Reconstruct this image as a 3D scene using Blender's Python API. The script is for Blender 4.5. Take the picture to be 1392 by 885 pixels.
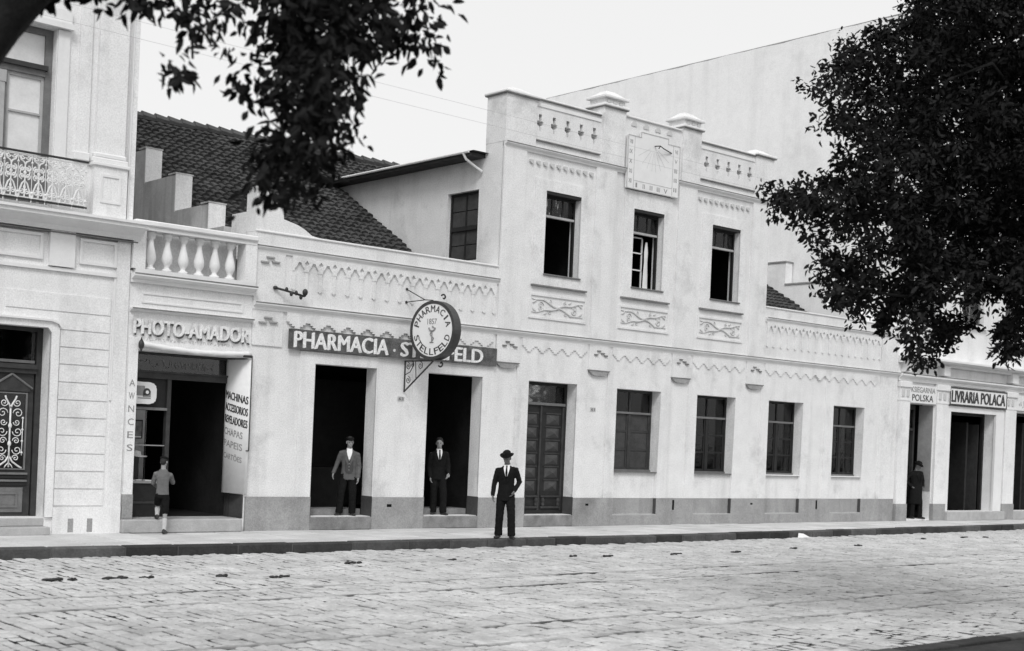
import bpy, bmesh, math, random
import numpy as np
from mathutils import Vector, Matrix, geometry

for _o in list(bpy.data.objects):
    bpy.data.objects.remove(_o, do_unlink=True)
SC = bpy.context.scene
COL = SC.collection
R = math.radians
random.seed(11)
rng = np.random.default_rng(11)

# ------------------------------------------------------------------ camera
# world: X along the facades (right), Y into the block, Z up; facade plane Y = 0
TH, ROLL = R(49.03), math.atan(0.042)
ax = Vector((math.cos(TH), math.sin(TH), 0)); rt = Vector((math.sin(TH), -math.cos(TH), 0)); upv = Vector((0, 0, 1))
ir = rt * math.cos(ROLL) + upv * math.sin(ROLL)
iu = upv * math.cos(ROLL) - rt * math.sin(ROLL)
CAM = Vector((-19.416, -23.057, 2.02))
cd = bpy.data.cameras.new('camera')
cd.sensor_width = 36; cd.lens = 36 * 1841 / 1392
cd.shift_y = 152.2 / 1392
cd.clip_start = 0.1; cd.clip_end = 2000
cd.dof.use_dof = True; cd.dof.focus_distance = 27; cd.dof.aperture_fstop = 1.9
cam = bpy.data.objects.new('camera', cd); COL.objects.link(cam)
m3 = Matrix((ir, iu, -ax)).transposed()
cam.matrix_world = Matrix.Translation(CAM) @ m3.to_4x4()
SC.camera = cam

# ------------------------------------------------------------------ sky, sun, exposure
SUN_TO = Vector((-0.46, -0.54, 0.74)).normalized()       # high, from behind the camera
w = bpy.data.worlds.new('World'); SC.world = w; w.use_nodes = True
nt = w.node_tree; nt.nodes.clear()
sky = nt.nodes.new('ShaderNodeTexSky'); sky.sky_type = 'NISHITA'; sky.sun_disc = False
sky.sun_elevation = math.asin(SUN_TO.z); sky.sun_rotation = math.atan2(SUN_TO.x, SUN_TO.y)
sky.air_density = 1.0; sky.dust_density = 4.0; sky.ozone_density = 1.0
bw = nt.nodes.new('ShaderNodeRGBToBW')                   # black-and-white plate
mx = nt.nodes.new('ShaderNodeMix'); mx.data_type = 'FLOAT'
mx.inputs[0].default_value = 0.80; mx.inputs[3].default_value = 7.4   # even cloud sheet over the sky
bg = nt.nodes.new('ShaderNodeBackground'); bg.inputs['Strength'].default_value = 0.125
wo = nt.nodes.new('ShaderNodeOutputWorld')
nt.links.new(sky.outputs[0], bw.inputs[0]); nt.links.new(bw.outputs[0], mx.inputs[2])
nt.links.new(mx.outputs[0], bg.inputs['Color']); nt.links.new(bg.outputs[0], wo.inputs[0])
sl = bpy.data.lights.new('sun', 'SUN'); sl.energy = 1.35; sl.angle = R(18); sl.color = (1, 1, 1)
sun = bpy.data.objects.new('sun', sl); COL.objects.link(sun)
sun.rotation_euler = SUN_TO.to_track_quat('Z', 'Y').to_euler(); sun.location = (0, -20, 30)
SC.cycles.max_bounces = 6; SC.cycles.diffuse_bounces = 3; SC.cycles.glossy_bounces = 2; SC.cycles.transparent_max_bounces = 12
vs = SC.view_settings
vs.view_transform = 'Standard'; vs.look = 'None'; vs.gamma = 1; vs.exposure = 0.14; vs.use_curve_mapping = False

# ------------------------------------------------------------------ materials
def nodes_of(name):
    m = bpy.data.materials.new(name); m.use_nodes = True
    n = m.node_tree; b = n.nodes['Principled BSDF']
    return m, n, b

def mat(name, val, rough=.8, var=.15, scale=3., bump=0., bscale=40., streak=0., stain=0., spec=.3, obj_var=0., stain_lo=.55, metallic=0., stain_scale=.55, stain_w=.22, speck=0.):
    """grey procedural surface: value, mottling, vertical dirt streaks, blotches, fine relief"""
    m, n, b = nodes_of(name)
    L = n.links.new
    geo = n.nodes.new('ShaderNodeNewGeometry')
    def noise(sc, vec=None, detail=3, rough_=.6):
        t = n.nodes.new('ShaderNodeTexNoise'); t.inputs['Scale'].default_value = sc
        t.inputs['Detail'].default_value = detail; t.inputs['Roughness'].default_value = rough_
        L(vec if vec else geo.outputs['Position'], t.inputs['Vector']); return t.outputs['Fac']
    def rng_(sock, a, b_, c, d):
        t = n.nodes.new('ShaderNodeMapRange'); t.inputs[1].default_value = a; t.inputs[2].default_value = b_
        t.inputs[3].default_value = c; t.inputs[4].default_value = d; L(sock, t.inputs[0]); return t.outputs[0]
    def mul(a, c):
        t = n.nodes.new('ShaderNodeMath'); t.operation = 'MULTIPLY'; L(a, t.inputs[0])
        if isinstance(c, float): t.inputs[1].default_value = c
        else: L(c, t.inputs[1])
        return t.outputs[0]
    s = rng_(noise(scale), .25, .75, 1 - var, 1 + var)
    s = mul(s, rng_(noise(scale * 9, detail=2), .25, .75, 1 - var * .5, 1 + var * .5))
    if speck: s = mul(s, rng_(noise(38., detail=1), .3, .7, 1 - speck, 1 + speck))
    if streak:
        mp = n.nodes.new('ShaderNodeMapping'); mp.inputs['Scale'].default_value = (2.3, 2.3, .22); L(geo.outputs['Position'], mp.inputs[0])
        s = mul(s, rng_(noise(1., mp.outputs[0]), .5, .8, 1., 1 - streak))
    if stain:
        s = mul(s, rng_(noise(stain_scale, detail=4, rough_=.7), stain_lo, stain_lo + stain_w, 1., 1 - stain))
    if obj_var:
        oi = n.nodes.new('ShaderNodeObjectInfo')
        s = mul(s, rng_(oi.outputs['Random'], 0, 1, 1 - obj_var, 1 + obj_var))
    s = mul(s, float(val))
    cc = n.nodes.new('ShaderNodeCombineColor')
    for i in range(3): L(s, cc.inputs[i])
    L(cc.outputs[0], b.inputs['Base Color'])
    b.inputs['Roughness'].default_value = rough; b.inputs['Specular IOR Level'].default_value = spec
    b.inputs['Metallic'].default_value = metallic
    if bump:
        bp = n.nodes.new('ShaderNodeBump'); bp.inputs['Strength'].default_value = bump; bp.inputs['Distance'].default_value = .02
        L(noise(bscale, detail=2), bp.inputs['Height']); L(bp.outputs[0], b.inputs['Normal'])
    return m

def glass(name, tint=.8, rough=.03):
    m, n, b = nodes_of(name); n.nodes.remove(b)
    tr = n.nodes.new('ShaderNodeBsdfTransparent'); tr.inputs[0].default_value = (tint, tint, tint, 1)
    gl = n.nodes.new('ShaderNodeBsdfGlossy'); gl.inputs['Roughness'].default_value = rough
    fr = n.nodes.new('ShaderNodeFresnel'); fr.inputs['IOR'].default_value = 1.5
    t = n.nodes.new('ShaderNodeTexNoise'); t.inputs['Scale'].default_value = 2.
    bp = n.nodes.new('ShaderNodeBump'); bp.inputs['Strength'].default_value = .08; bp.inputs['Distance'].default_value = .02
    mix = n.nodes.new('ShaderNodeMixShader')
    L = n.links.new
    L(t.outputs['Fac'], bp.inputs['Height']); L(bp.outputs[0], gl.inputs['Normal']); L(bp.outputs[0], fr.inputs['Normal'])
    L(fr.outputs[0], mix.inputs[0]); L(tr.outputs[0], mix.inputs[1]); L(gl.outputs[0], mix.inputs[2])
    L(mix.outputs[0], n.nodes['Material Output'].inputs[0])
    return m

M = dict(
    plaster=mat('lime_plaster', .77, .9, .06, 2.2, .25, 30, streak=.18, stain=.30, stain_scale=.9, spec=.15, speck=.10),
    plaster_old=mat('weathered_plaster', .58, .9, .15, 1.6, .35, 30, streak=.55, stain=.35, spec=.15, stain_lo=.45),
    plaster_house=mat('house_plaster', .81, .9, .06, 2.2, .2, 30, streak=.17, stain=.26, stain_scale=.9, spec=.15, speck=.09),
    plaster_far=mat('gable_plaster', .90, .9, .05, .5, .2, 20, streak=.10, stain=.16, spec=.1, speck=.06),
    ledge_shade_dirt=mat('shade_dirt_ledge', .20, .9, .35, 2.5, .3, 30, spec=.1, stain=.3),  # dark line colour: shadow lines of the ledges painted in together with dirt
    trim=mat('trim_plaster', .80, .85, .05, 2., .2, 40, streak=.08, spec=.2),
    relief=mat('relief_plaster', .58, .85, .08, 4., .2, 40, spec=.2),
    dado=mat('grey_dado_paint', .33, .85, .15, 1.8, .3, 30, streak=.28, stain=.35, spec=.2, speck=.12),
    dado_dark=mat('jamb_paint_and_shade', .07, .7, .25, 3., .2, 30, spec=.2),  # dark jamb paint; also carries the painted shade of the recess edges
    step_dark=mat('sill_granite', .24, .85, .3, 4., .4, 40, stain=.45, spec=.15),
    step=mat('step_granite', .42, .8, .15, 4., .4, 40, stain=.3, spec=.2),
    wood=mat('dark_wood', .018, .55, .35, 6., .2, 60, spec=.3),
    wood_mid=mat('brown_wood', .042, .55, .3, 6., .2, 60, spec=.3),
    wood_grey=mat('weathered_grey_wood', .17, .7, .2, 6., .2, 60, spec=.25),
    wood_boss=mat('waxed_door_wood', .055, .45, .3, 8., .2, 60, spec=.4),
    wood_pale=mat('pale_wood_trim', .30, .6, .15, 6., .1, 60, spec=.3),
    shutter=mat('shutter_wood', .055, .6, .3, 5., .2, 50, spec=.25),
    frame_pale=mat('pale_window_frame', .42, .6, .12, 5., .1, 50, spec=.25),
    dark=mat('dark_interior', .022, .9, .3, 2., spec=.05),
    void=mat('hollow_shade', .012, .95, .2, 2., spec=.0),  # near-black colour carrying the shade inside hollows
    curtain=mat('muslin_curtain', .74, .9, .08, 3., .2, 15, spec=.1),
    curtain_grey=mat('grey_curtain', .42, .9, .15, 3., .2, 15, spec=.1),
    drum=mat('grey_enamel', .04, .4, .3, 4., spec=.5),
    iron=mat('black_iron', .03, .5, .3, 8., spec=.4),
    iron_pale=mat('painted_iron', .78, .6, .12, 8., spec=.3),
    tile=mat('clay_roof_tile', .065, .85, .45, 1.3, .4, 30, stain=.45, spec=.2, stain_lo=.42),
    tile_edge=mat('clay_ridge_tile', .10, .85, .3, 2., .4, 30, spec=.2),
    soffit=mat('eave_boards', .05, .8, .3, 5., spec=.2),
    sett=mat('granite_sett', .50, .8, .26, 1.8, .5, 35, spec=.25, obj_var=.10, stain=.18),
    sand=mat('sandy_joint', .50, .95, .25, 1.6, .5, 60, spec=.1, stain=.96, stain_lo=.36, stain_scale=1.3, stain_w=.15),
    flag=mat('pavement_flag', .58, .85, .12, 1.6, .4, 30, spec=.2, obj_var=.10, stain=.25, speck=.08),
    flag_bed=mat('pavement_bed', .10, .95, .2, 2., .3, 30, spec=.1),
    kerb=mat('kerb_granite', .062, .8, .4, 2.2, .5, 30, spec=.2, obj_var=.55),
    dark_ground=mat('near_dark_ground', .045, .95, .4, 3., .8, 20, spec=.1),
    earth=mat('ground_earth', .30, .95, .25, .3, .3, 10, spec=.1),
    rail=mat('worn_steel_rail', .44, .7, .3, 3., spec=.2, stain=.8, stain_scale=.8, stain_lo=.5, stain_w=.12),
    sign_dark=mat('signboard_paint', .11, .7, .5, 5., .1, 30, spec=.2, stain=.5, stain_scale=2., speck=.25),
    sign_white=mat('white_sign_paint', .78, .6, .05, 4., spec=.3),
    letter_white=mat('white_lettering', .78, .7, .12, 8., spec=.2, stain=.45, stain_scale=3., speck=.15),
    letter_dark=mat('dark_lettering', .05, .6, .2, 8., spec=.3),
    letter_grey=mat('grey_lettering', .26, .7, .2, 8., spec=.2),
    letter_mid=mat('letter_shade_paint', .15, .7, .25, 8., spec=.2),
    letter_faint=mat('faded_lettering', .48, .8, .2, 8., spec=.2),
    bark=mat('tree_bark', .022, .9, .4, 6., .8, 20, spec=.1),
    leaf=mat('leaf', .024, .9, .4, 2., spec=.0),
    skin=mat('skin', .30, .6, .08, 10., spec=.3),
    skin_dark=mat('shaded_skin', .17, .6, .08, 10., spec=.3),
    cloth_black=mat('black_suit_cloth', .011, .9, .2, 10., .3, 80, spec=.1),
    cloth_dark=mat('dark_trouser_cloth', .010, .9, .2, 10., .3, 80, spec=.1),
    cloth_grey=mat('grey_jacket_cloth', .11, .9, .2, 10., .3, 80, spec=.1),
    cloth_mid=mat('grey_waistcoat_cloth', .065, .9, .2, 10., .3, 80, spec=.1),
    cloth_shirt=mat('grey_shirt_cloth', .15, .9, .15, 10., .3, 80, spec=.1),
    linen=mat('white_linen', .80, .8, .05, 10., spec=.1),
    hair=mat('dark_hair', .02, .7, .2, 20., spec=.3),
    leather=mat('black_leather', .025, .4, .2, 20., spec=.4),
    sock=mat('pale_sock', .5, .9, .1, 20., spec=.1),
    paper=mat('paper', .75, .8, .08, 6., spec=.2),
    dung=mat('dark_droppings', .05, .95, .3, 20., .5, 40, spec=.1),
    photo=mat('framed_print', .16, .5, .5, 9., spec=.3),
)
M['pane'] = glass('window_pane', .96)
M['pane_shop'] = glass('shop_pane', .97)

# ------------------------------------------------------------------ mesh helpers
class MB:
    def __init__(s): s.v = []; s.f = []
    def add(s, vs, fs):
        o = len(s.v); s.v += [tuple(p) for p in vs]; s.f += [tuple(i + o for i in f) for f in fs]; return s
    def box(s, x0, x1, y0, y1, z0, z1, ch=0.):
        if ch <= 0:
            vs = [(x, y, z) for x in (x0, x1) for y in (y0, y1) for z in (z0, z1)]
            return s.add(vs, [(0, 1, 3, 2), (4, 6, 7, 5), (0, 4, 5, 1), (2, 3, 7, 6), (0, 2, 6, 4), (1, 5, 7, 3)])
        bm = bmesh.new(); bmesh.ops.create_cube(bm, size=1)
        for v in bm.verts:
            v.co = Vector(((x0 + x1) / 2 + v.co.x * (x1 - x0), (y0 + y1) / 2 + v.co.y * (y1 - y0), (z0 + z1) / 2 + v.co.z * (z1 - z0)))
        bmesh.ops.bevel(bm, geom=list(bm.edges), offset=ch, segments=1, affect='EDGES')
        bm.verts.index_update()
        s.add([v.co for v in bm.verts], [[v.index for v in f.verts] for f in bm.faces]); bm.free(); return s
    def prism(s, outer, a0, a1, holes=(), axis='Y'):
        """outline in two axes (XZ for Y, YZ for X, XY for Z) pushed from a0 to a1"""
        loops = [list(outer)] + [list(h) for h in holes]
        tri = geometry.tessellate_polygon([[Vector((p[0], p[1], 0)) for p in l] for l in loops])
        flat = [p for l in loops for p in l]; n = len(flat)
        def P(p, a): return (p[0], a, p[1]) if axis == 'Y' else ((a, p[0], p[1]) if axis == 'X' else (p[0], p[1], a))
        vs = [P(p, a0) for p in flat] + [P(p, a1) for p in flat]
        fs = [tuple(t) for t in tri] + [tuple(i + n for i in reversed(t)) for t in tri]
        o = 0
        for l in loops:
            k = len(l)
            for i in range(k): fs.append((o + i, o + (i + 1) % k, n + o + (i + 1) % k, n + o + i))
            o += k
        return s.add(vs, fs)
    def tube(s, path, rad, n=8, cap=True, flat=None):
        pts = [Vector(p) for p in path]
        if not isinstance(rad, (list, tuple)): rad = [rad] * len(pts)
        ref = None; rings = []
        for i, p in enumerate(pts):
            t = (pts[min(i + 1, len(pts) - 1)] - pts[max(i - 1, 0)])
            if t.length < 1e-9: t = Vector((0, 0, 1))
            t.normalize()
            if ref is None: ref = Vector((0, 0, 1)) if abs(t.z) < .9 else Vector((1, 0, 0))
            a = (ref - t * ref.dot(t)).normalized(); b = t.cross(a); ref = a
            r = rad[i]; ra, rb = (r if isinstance(r, (tuple, list)) else (r, r))
            rings.append([p + a * math.cos(2 * math.pi * k / n) * ra + b * math.sin(2 * math.pi * k / n) * rb for k in range(n)])
        vs = [q for r_ in rings for q in r_]; fs = []
        for i in range(len(rings) - 1):
            for k in range(n): fs.append((i * n + k, i * n + (k + 1) % n, (i + 1) * n + (k + 1) % n, (i + 1) * n + k))
        if cap:
            fs.append(tuple(range(n - 1, -1, -1))); fs.append(tuple(range((len(rings) - 1) * n, len(rings) * n)))
        return s.add(vs, fs)
    def limb(s, path, rad, n=12):
        """tube with rounded ends"""
        pts = [Vector(p) for p in path]; rad = list(rad)
        def endcap(p, d, r):
            rr = r if not isinstance(r, (tuple, list)) else min(r)
            def sc(k): return (r[0] * k, r[1] * k) if isinstance(r, (tuple, list)) else r * k
            return [(p + d * rr * .5, sc(.85)), (p + d * rr * .85, sc(.5)), (p + d * rr, sc(.05))]
        d0 = (pts[0] - pts[1]).normalized(); d1 = (pts[-1] - pts[-2]).normalized()
        pre = endcap(pts[0], d0, rad[0])[::-1]; post = endcap(pts[-1], d1, rad[-1])
        return s.tube([p for p, _ in pre] + pts + [p for p, _ in post], [r for _, r in pre] + rad + [r for _, r in post], n)
    def ell(s, c, r, n=12, m=8, rot=None):
        vs = []; fs = []
        c = Vector(c)
        def T(v): v = Vector(v); return c + (rot @ v if rot else v)
        for i in range(m + 1):
            ph = math.pi * i / m - math.pi / 2
            for k in range(n):
                th = 2 * math.pi * k / n
                vs.append(T((r[0] * math.cos(ph) * math.cos(th), r[1] * math.cos(ph) * math.sin(th), r[2] * math.sin(ph))))
        for i in range(m):
            for k in range(n): fs.append((i * n + k, i * n + (k + 1) % n, (i + 1) * n + (k + 1) % n, (i + 1) * n + k))
        return s.add(vs, fs)
    def lathe(s, c, prof, n=14):
        vs = []; fs = []
        for r, z in prof:
            for k in range(n): vs.append((c[0] + r * math.cos(2 * math.pi * k / n), c[1] + r * math.sin(2 * math.pi * k / n), c[2] + z))
        for i in range(len(prof) - 1):
            for k in range(n): fs.append((i * n + k, i * n + (k + 1) % n, (i + 1) * n + (k + 1) % n, (i + 1) * n + k))
        fs.append(tuple(range(n - 1, -1, -1))); fs.append(tuple(range((len(prof) - 1) * n, len(prof) * n)))
        return s.add(vs, fs)
    def mesh(s, name, material, smooth=False):
        me = bpy.data.meshes.new(name); me.from_pydata(s.v, [], s.f)
        bm = bmesh.new(); bm.from_mesh(me); bmesh.ops.remove_doubles(bm, verts=bm.verts, dist=1e-6)
        bmesh.ops.recalc_face_normals(bm, faces=bm.faces); bm.to_mesh(me); bm.free()
        if material: me.materials.append(M[material])
        if smooth: me.polygons.foreach_set('use_smooth', [True] * len(me.polygons))
        return me
    def build(s, name, material, parent=None, smooth=False):
        return link(name, s.mesh(name, material, smooth), parent)

def link(name, me, parent=None, loc=None, rot=None, scale=None):
    """one mesh object; under a parent it keeps world coordinates"""
    o = bpy.data.objects.new(name, me); COL.objects.link(o)
    if parent is not None:
        o.parent = parent; o.matrix_parent_inverse = WM[parent.name].inverted()
    T = Matrix.Identity(4)
    if loc is not None: o.location = loc; T = Matrix.Translation(Vector(loc))
    if rot is not None: o.rotation_euler = rot; T = T @ o.rotation_euler.to_matrix().to_4x4()
    if scale is not None: o.scale = scale
    WM[o.name] = T
    return o
WM = {}
def thing(name, label, cat, loc, group=None):
    o = bpy.data.objects.new(name, None); COL.objects.link(o); o.location = loc; o.empty_display_size = .2
    WM[o.name] = Matrix.Translation(Vector(loc))
    return tag(o, label, cat, group)
def tag(o, label, cat, group=None):
    o['label'] = label; o['category'] = cat
    if group: o['group'] = group
    return o
def struct(o): o['kind'] = 'structure'; return o
def stuff(o): o['kind'] = 'stuff'; return o
def rect(x0, x1, z0, z1): return [(x0, z0), (x1, z0), (x1, z1), (x0, z1)]
def box(name, material, parent, *a, ch=0.): return MB().box(*a, ch=ch).build(name, material, parent)

TMP = bpy.data.scenes.new('workbench')
def evaluated(ob):
    """mesh of an object with its modifiers, worked out in a scratch scene"""
    TMP.collection.objects.link(ob); vl = TMP.view_layers[0]; vl.update(); dg = vl.depsgraph; dg.update()
    return bpy.data.meshes.new_from_object(ob.evaluated_get(dg))
def text(s, width, height, material, parent, name, mtx, depth=.004, bold=0., fat=0.):
    """flat lettering as a mesh, lower-left corner at mtx origin"""
    cu = bpy.data.curves.new(name, 'FONT'); cu.body = s; cu.size = 1; cu.extrude = 0; cu.offset = bold; cu.resolution_u = 3
    ob = bpy.data.objects.new(name + '_tmp', cu); me = evaluated(ob)
    bpy.data.objects.remove(ob, do_unlink=True)
    n = len(me.vertices); co = np.empty(n * 3); me.vertices.foreach_get('co', co); co = co.reshape(-1, 3)
    lo = co.min(0); hi = co.max(0)
    sx = width / max(hi[0] - lo[0], 1e-4) if width else height / max(hi[1] - lo[1], 1e-4); sy = height / max(hi[1] - lo[1], 1e-4)
    co = (co - lo) * np.array([sx, sy, 0])
    fs = [tuple(p.vertices) for p in me.polygons]; bpy.data.meshes.remove(me)
    if fat:                                                # heavier strokes: shifted copies, each a hair lower
        n0 = len(co); co = np.concatenate([co, co + [fat, fat * .4, -.0012], co + [-fat, -fat * .4, -.0024]]); fs = fs + [tuple(i + n0 for i in f) for f in fs] + [tuple(i + 2 * n0 for i in f) for f in fs]; n = len(co)
    # give the letters a real thickness
    vs = [mtx @ Vector((a[0], a[1], depth + a[2])) for a in co] + [mtx @ Vector((a[0], a[1], -.003)) for a in co]
    edge = {}
    for f in fs:
        for i in range(len(f)):
            e = (f[i], f[(i + 1) % len(f)]); k = tuple(sorted(e)); edge[k] = None if k in edge else e
    side = [(a, a + n, b + n, b) for a, b in (e for e in edge.values() if e)]
    mb = MB(); mb.v = [tuple(v) for v in vs]; mb.f = fs + side
    me = bpy.data.meshes.new(name); me.from_pydata(mb.v, [], mb.f); me.materials.append(M[material])
    return link(name, me, parent)
def front(x, y, z): return Matrix(((1, 0, 0, x), (0, 0, -1, y), (0, 1, 0, z), (0, 0, 0, 1)))
def jamb(x, y, z): return Matrix(((0, 0, -1, x), (-1, 0, 0, y), (0, 1, 0, z), (0, 0, 0, 1)))

# ================================================================== ground, street, pavement
def kerb_y(x):
    pts = [(-60, -2.45), (-14, -2.45), (-7, -2.68), (3, -2.72), (12, -2.35), (22, -1.85), (60, -1.6)]
    for (x0, y0), (x1, y1) in zip(pts, pts[1:]):
        if x <= x1: return y0 + (y1 - y0) * (x - x0) / (x1 - x0)
    return pts[-1][1]
NEAR_Y = -15.02
def in_view(x, y, m=.10):
    d = Vector((x, y, 0)) - CAM; z = d.dot(ax)
    if z < 4: return False
    return abs(d.dot(rt) / z) < .378 + m
from mathutils import noise as mnoise

struct(MB().box(-900, 900, -900, 900, -.8, -.42).build('ground', 'earth'))
# street bed: sandy sheet whose level wanders, so that joints are now filled, now open
def bed_z(x, y):
    n = mnoise.noise(Vector((x * .35, y * .55, 3.))) * .6 + mnoise.noise(Vector((x * 1.3, y * 1.7, 8.))) * .5
    edge = max(0, 1 - abs(y - (-4.0)) / 2.2) * .5 + max(0, 1 - abs(y + 14.2) / 1.4) * 1.0
    right = .25 if x > -2 else 0
    return -.1535 + .006 * (n + edge * 1.2 - right) - .0105
bx = np.arange(-30, 60.01, .3); by = np.arange(NEAR_Y, -1.3, .3)
V = [(float(x), float(y), bed_z(x, y)) for x in bx for y in by]; ny = len(by)
F = [(i * ny + j, (i + 1) * ny + j, (i + 1) * ny + j + 1, i * ny + j + 1) for i in range(len(bx) - 1) for j in range(ny - 1)]
mb = MB(); mb.v = V; mb.f = F
street = struct(mb.build('street', 'sand', smooth=True))
mb = MB(); mb.box(-200, -30, NEAR_Y, -2.3, -.42, -.153); mb.box(60, 200, NEAR_Y, -1.5, -.42, -.153)
struct(mb.build('street_beyond', 'sand'))

RAILS = [-7.15, -8.2, -11.25, -12.3]
def sett_geo(l, wd, k):
    r = random.Random(k); c = .02
    j = lambda: r.uniform(-.013, .013)
    a, b = wd / 2, l / 2
    low = [(-a + j(), -b + j()), (a + j(), -b + j()), (a + j(), b + j()), (-a + j(), b + j())]
    top = [(x - math.copysign(c + abs(j()), x), y - math.copysign(c + abs(j()), y)) for x, y in low]
    vs = [(x, y, -.03) for x, y in low] + [(x, y, -.012) for x, y in low] + [(x, y, r.uniform(-.002, .002)) for x, y in top]
    fs = [(8, 9, 10, 11)] + [(i, (i + 1) % 4, 4 + (i + 1) % 4, 4 + i) for i in range(4)] + [(4 + i, 4 + (i + 1) % 4, 8 + (i + 1) % 4, 8 + i) for i in range(4)]
    return vs, fs
setts = []
x = -17.5
while x < 26:
    wd = random.uniform(.14, .20)
    y = NEAR_Y + .12 + random.uniform(0, .25)
    while y < kerb_y(x) - .15:
        l = random.uniform(.20, .34)
        cx, cy = x + wd / 2, y + l / 2
        if in_view(cx, cy) and all(abs(cy - r_) > l / 2 + .035 for r_ in RAILS):
            setts.append((cx, cy, l - .028, wd - .026))
        elif in_view(cx, cy):
            for r_ in RAILS:                                   # cut stones along the rails
                if abs(cy - r_) <= l / 2 + .035:
                    for y0, y1 in ((y, r_ - .04), (r_ + .044, y + l)):
                        if y1 - y0 > .07: setts.append((cx, (y0 + y1) / 2, y1 - y0 - .012, wd - .014))
        y += l
    x += wd
def dist(s_): return (Vector((s_[0], s_[1], -.15)) - CAM).length
vis = sorted([s_ for s_ in setts if in_view(s_[0], s_[1], -.01) and (CAM.z + .15) / ((Vector((s_[0], s_[1], 0)) - CAM).dot(ax)) * 1841 < 292], key=dist)
near = set(vis[:300])
variants = []
for k in range(8):
    vs, fs = sett_geo(1, 1, k)
    variants.append(None)
rest = MB(); SETT_Z = -.146
for i, s_ in enumerate(setts):
    cx, cy, l, wd = s_
    z = SETT_Z + random.uniform(-.011, .007)
    tx, ty = random.uniform(-.05, .05), random.uniform(-.04, .04)
    if s_ in near:
        k = i % 8
        if variants[k] is None:
            m_ = MB(); m_.add(*sett_geo(.30, .18, k)); variants[k] = m_.mesh('sett', 'sett')
        link('sett', variants[k], street, (cx, cy, z), (tx, ty, random.uniform(-.03, .03)), (wd / .18, l / .30, 1))
    else:
        vs, fs = sett_geo(l, wd, i)
        rest.add([(cx + vx, cy + vy, z + vz + vx * tx + vy * ty) for vx, vy, vz in vs], fs)
stuff(rest.build('setts', 'sett', street))

for i, ry in enumerate(RAILS):
    g = MB()
    g.box(-60, 90, ry - .039, ry + .006, -.19, -.146); g.box(-60, 90, ry + .026, ry + .043, -.19, -.148); g.box(-60, 90, ry + .0065, ry + .0255, -.19, -.158)
    o = g.build('tram_rail', 'rail')
    tag(o, ['steel tram rail farthest from the camera, nearest the far kerb', 'second tram rail from the far kerb', 'third tram rail from the far kerb', 'steel tram rail lying closest to the camera'][i], 'rail', 'tram rails in the street')

# far pavement: bed, flags, kerb stones
px_ = [-60, -14, -7, 3, 12, 22, 90]
mb = MB(); mb.prism([(a, kerb_y(a) + .02) for a in px_] + [(90, .9), (-60, .9)], -.4, -.012, axis='Z')
pav = struct(mb.build('pavement', 'flag_bed'))
fl = {}
def flag_mesh(wd, l):
    key = (round(wd, 2), round(l, 2))
    if key not in fl: fl[key] = MB().box(-wd / 2 + .010, wd / 2 - .010, -l / 2 + .010, l / 2 - .010, -.05, 0, ch=.008).mesh('flagstone', 'flag')
    return fl[key]
x = -15.
while x < 34:
    wd = random.choice([.8, .95, 1.1, .9])
    yk = min(kerb_y(x), kerb_y(x + wd)) + .30
    ys = [-.02]; 
    while ys[-1] > yk + .9: ys.append(ys[-1] - random.choice([.55, .7, .85]))
    ys.append(max(kerb_y(x), kerb_y(x + wd)) + .285)
    for ya, yb in zip(ys, ys[1:]):
        if in_view(x, ya): link('flagstone', flag_mesh(wd, ya - yb), pav, (x + wd / 2, (ya + yb) / 2, random.uniform(-.006, .006)), (random.uniform(-.004, .004), random.uniform(-.004, .004), 0))
    x += wd
kerb = struct(MB().box(-60, -15.2, -2.46, -2.2, -.4, -.01).build('kerb', 'kerb'))
x = -15.2
while x < 34:
    l = random.uniform(.75, 1.35); a = math.atan2(kerb_y(x + l) - kerb_y(x), l)
    g = MB(); g.box(-l / 2 + .008, l / 2 - .008, 0, .28, -.4, 0, ch=.022)
    link('kerb_stone', g.mesh('kerb_stone', 'kerb'), kerb, (x + l / 2, (kerb_y(x) + kerb_y(x + l)) / 2 + random.uniform(-.012, .012), .004 + random.uniform(-.006, .006)), (0, 0, a))
    x += l
# near side: dark ground strip and kerb of the square where the camera stands
struct(MB().box(-80, 120, -90, NEAR_Y - .24, -.4, -.04).build('square_ground', 'dark_ground'))
nk = struct(MB().box(20, 90, NEAR_Y - .235, NEAR_Y - .01, -.4, -.02).build('near_kerb', 'kerb'))
x = -20.
while x < 20:
    l = random.uniform(.8, 1.3)
    g = MB(); g.box(-l / 2 + .004, l / 2 - .004, -.23, 0, -.4, 0, ch=.012)
    link('kerb_stone', g.mesh('kerb_stone', 'kerb'), nk, (x + l / 2, NEAR_Y + random.uniform(-.01, .01), -.01)); x += l

# ================================================================== shared building pieces
def wall_xz(name, material, parent, outer, y0, y1, holes=()):
    return MB().prism(outer, y0, y1, holes).build(name, material, parent)
def ledge(name, material, parent, x0, x1, z0, z1, out, y=0.):
    """stepped horizontal moulding standing proud of plane y"""
    h = z1 - z0
    g = MB()
    g.prism([(y + .02, z0), (y - out * .35, z0), (y - out * .35, z0 + h * .35), (y - out * .75, z0 + h * .55), (y - out, z0 + h * .7), (y - out, z1), (y + .02, z1)], x0, x1, axis='X')
    o = g.build(name, material, parent)
    if out < .3: box('cornice_fillet', 'ledge_shade_dirt', parent, x0 + .002, x1 - .002, y - out - .004, y - out * .5, z1 - .022, z1 + .003)  # dark top edge: ledge dirt and fillet shadow put into the colour
    return o
def scroll(cx, cz, r, turns, a0, d, y, n=22, shrink=.12):
    return [(cx + r * (1 - (1 - shrink) * i / n) * math.cos(a0 + d * turns * 2 * math.pi * i / n), y, cz + r * (1 - (1 - shrink) * i / n) * math.sin(a0 + d * turns * 2 * math.pi * i / n)) for i in range(n + 1)]

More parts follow.
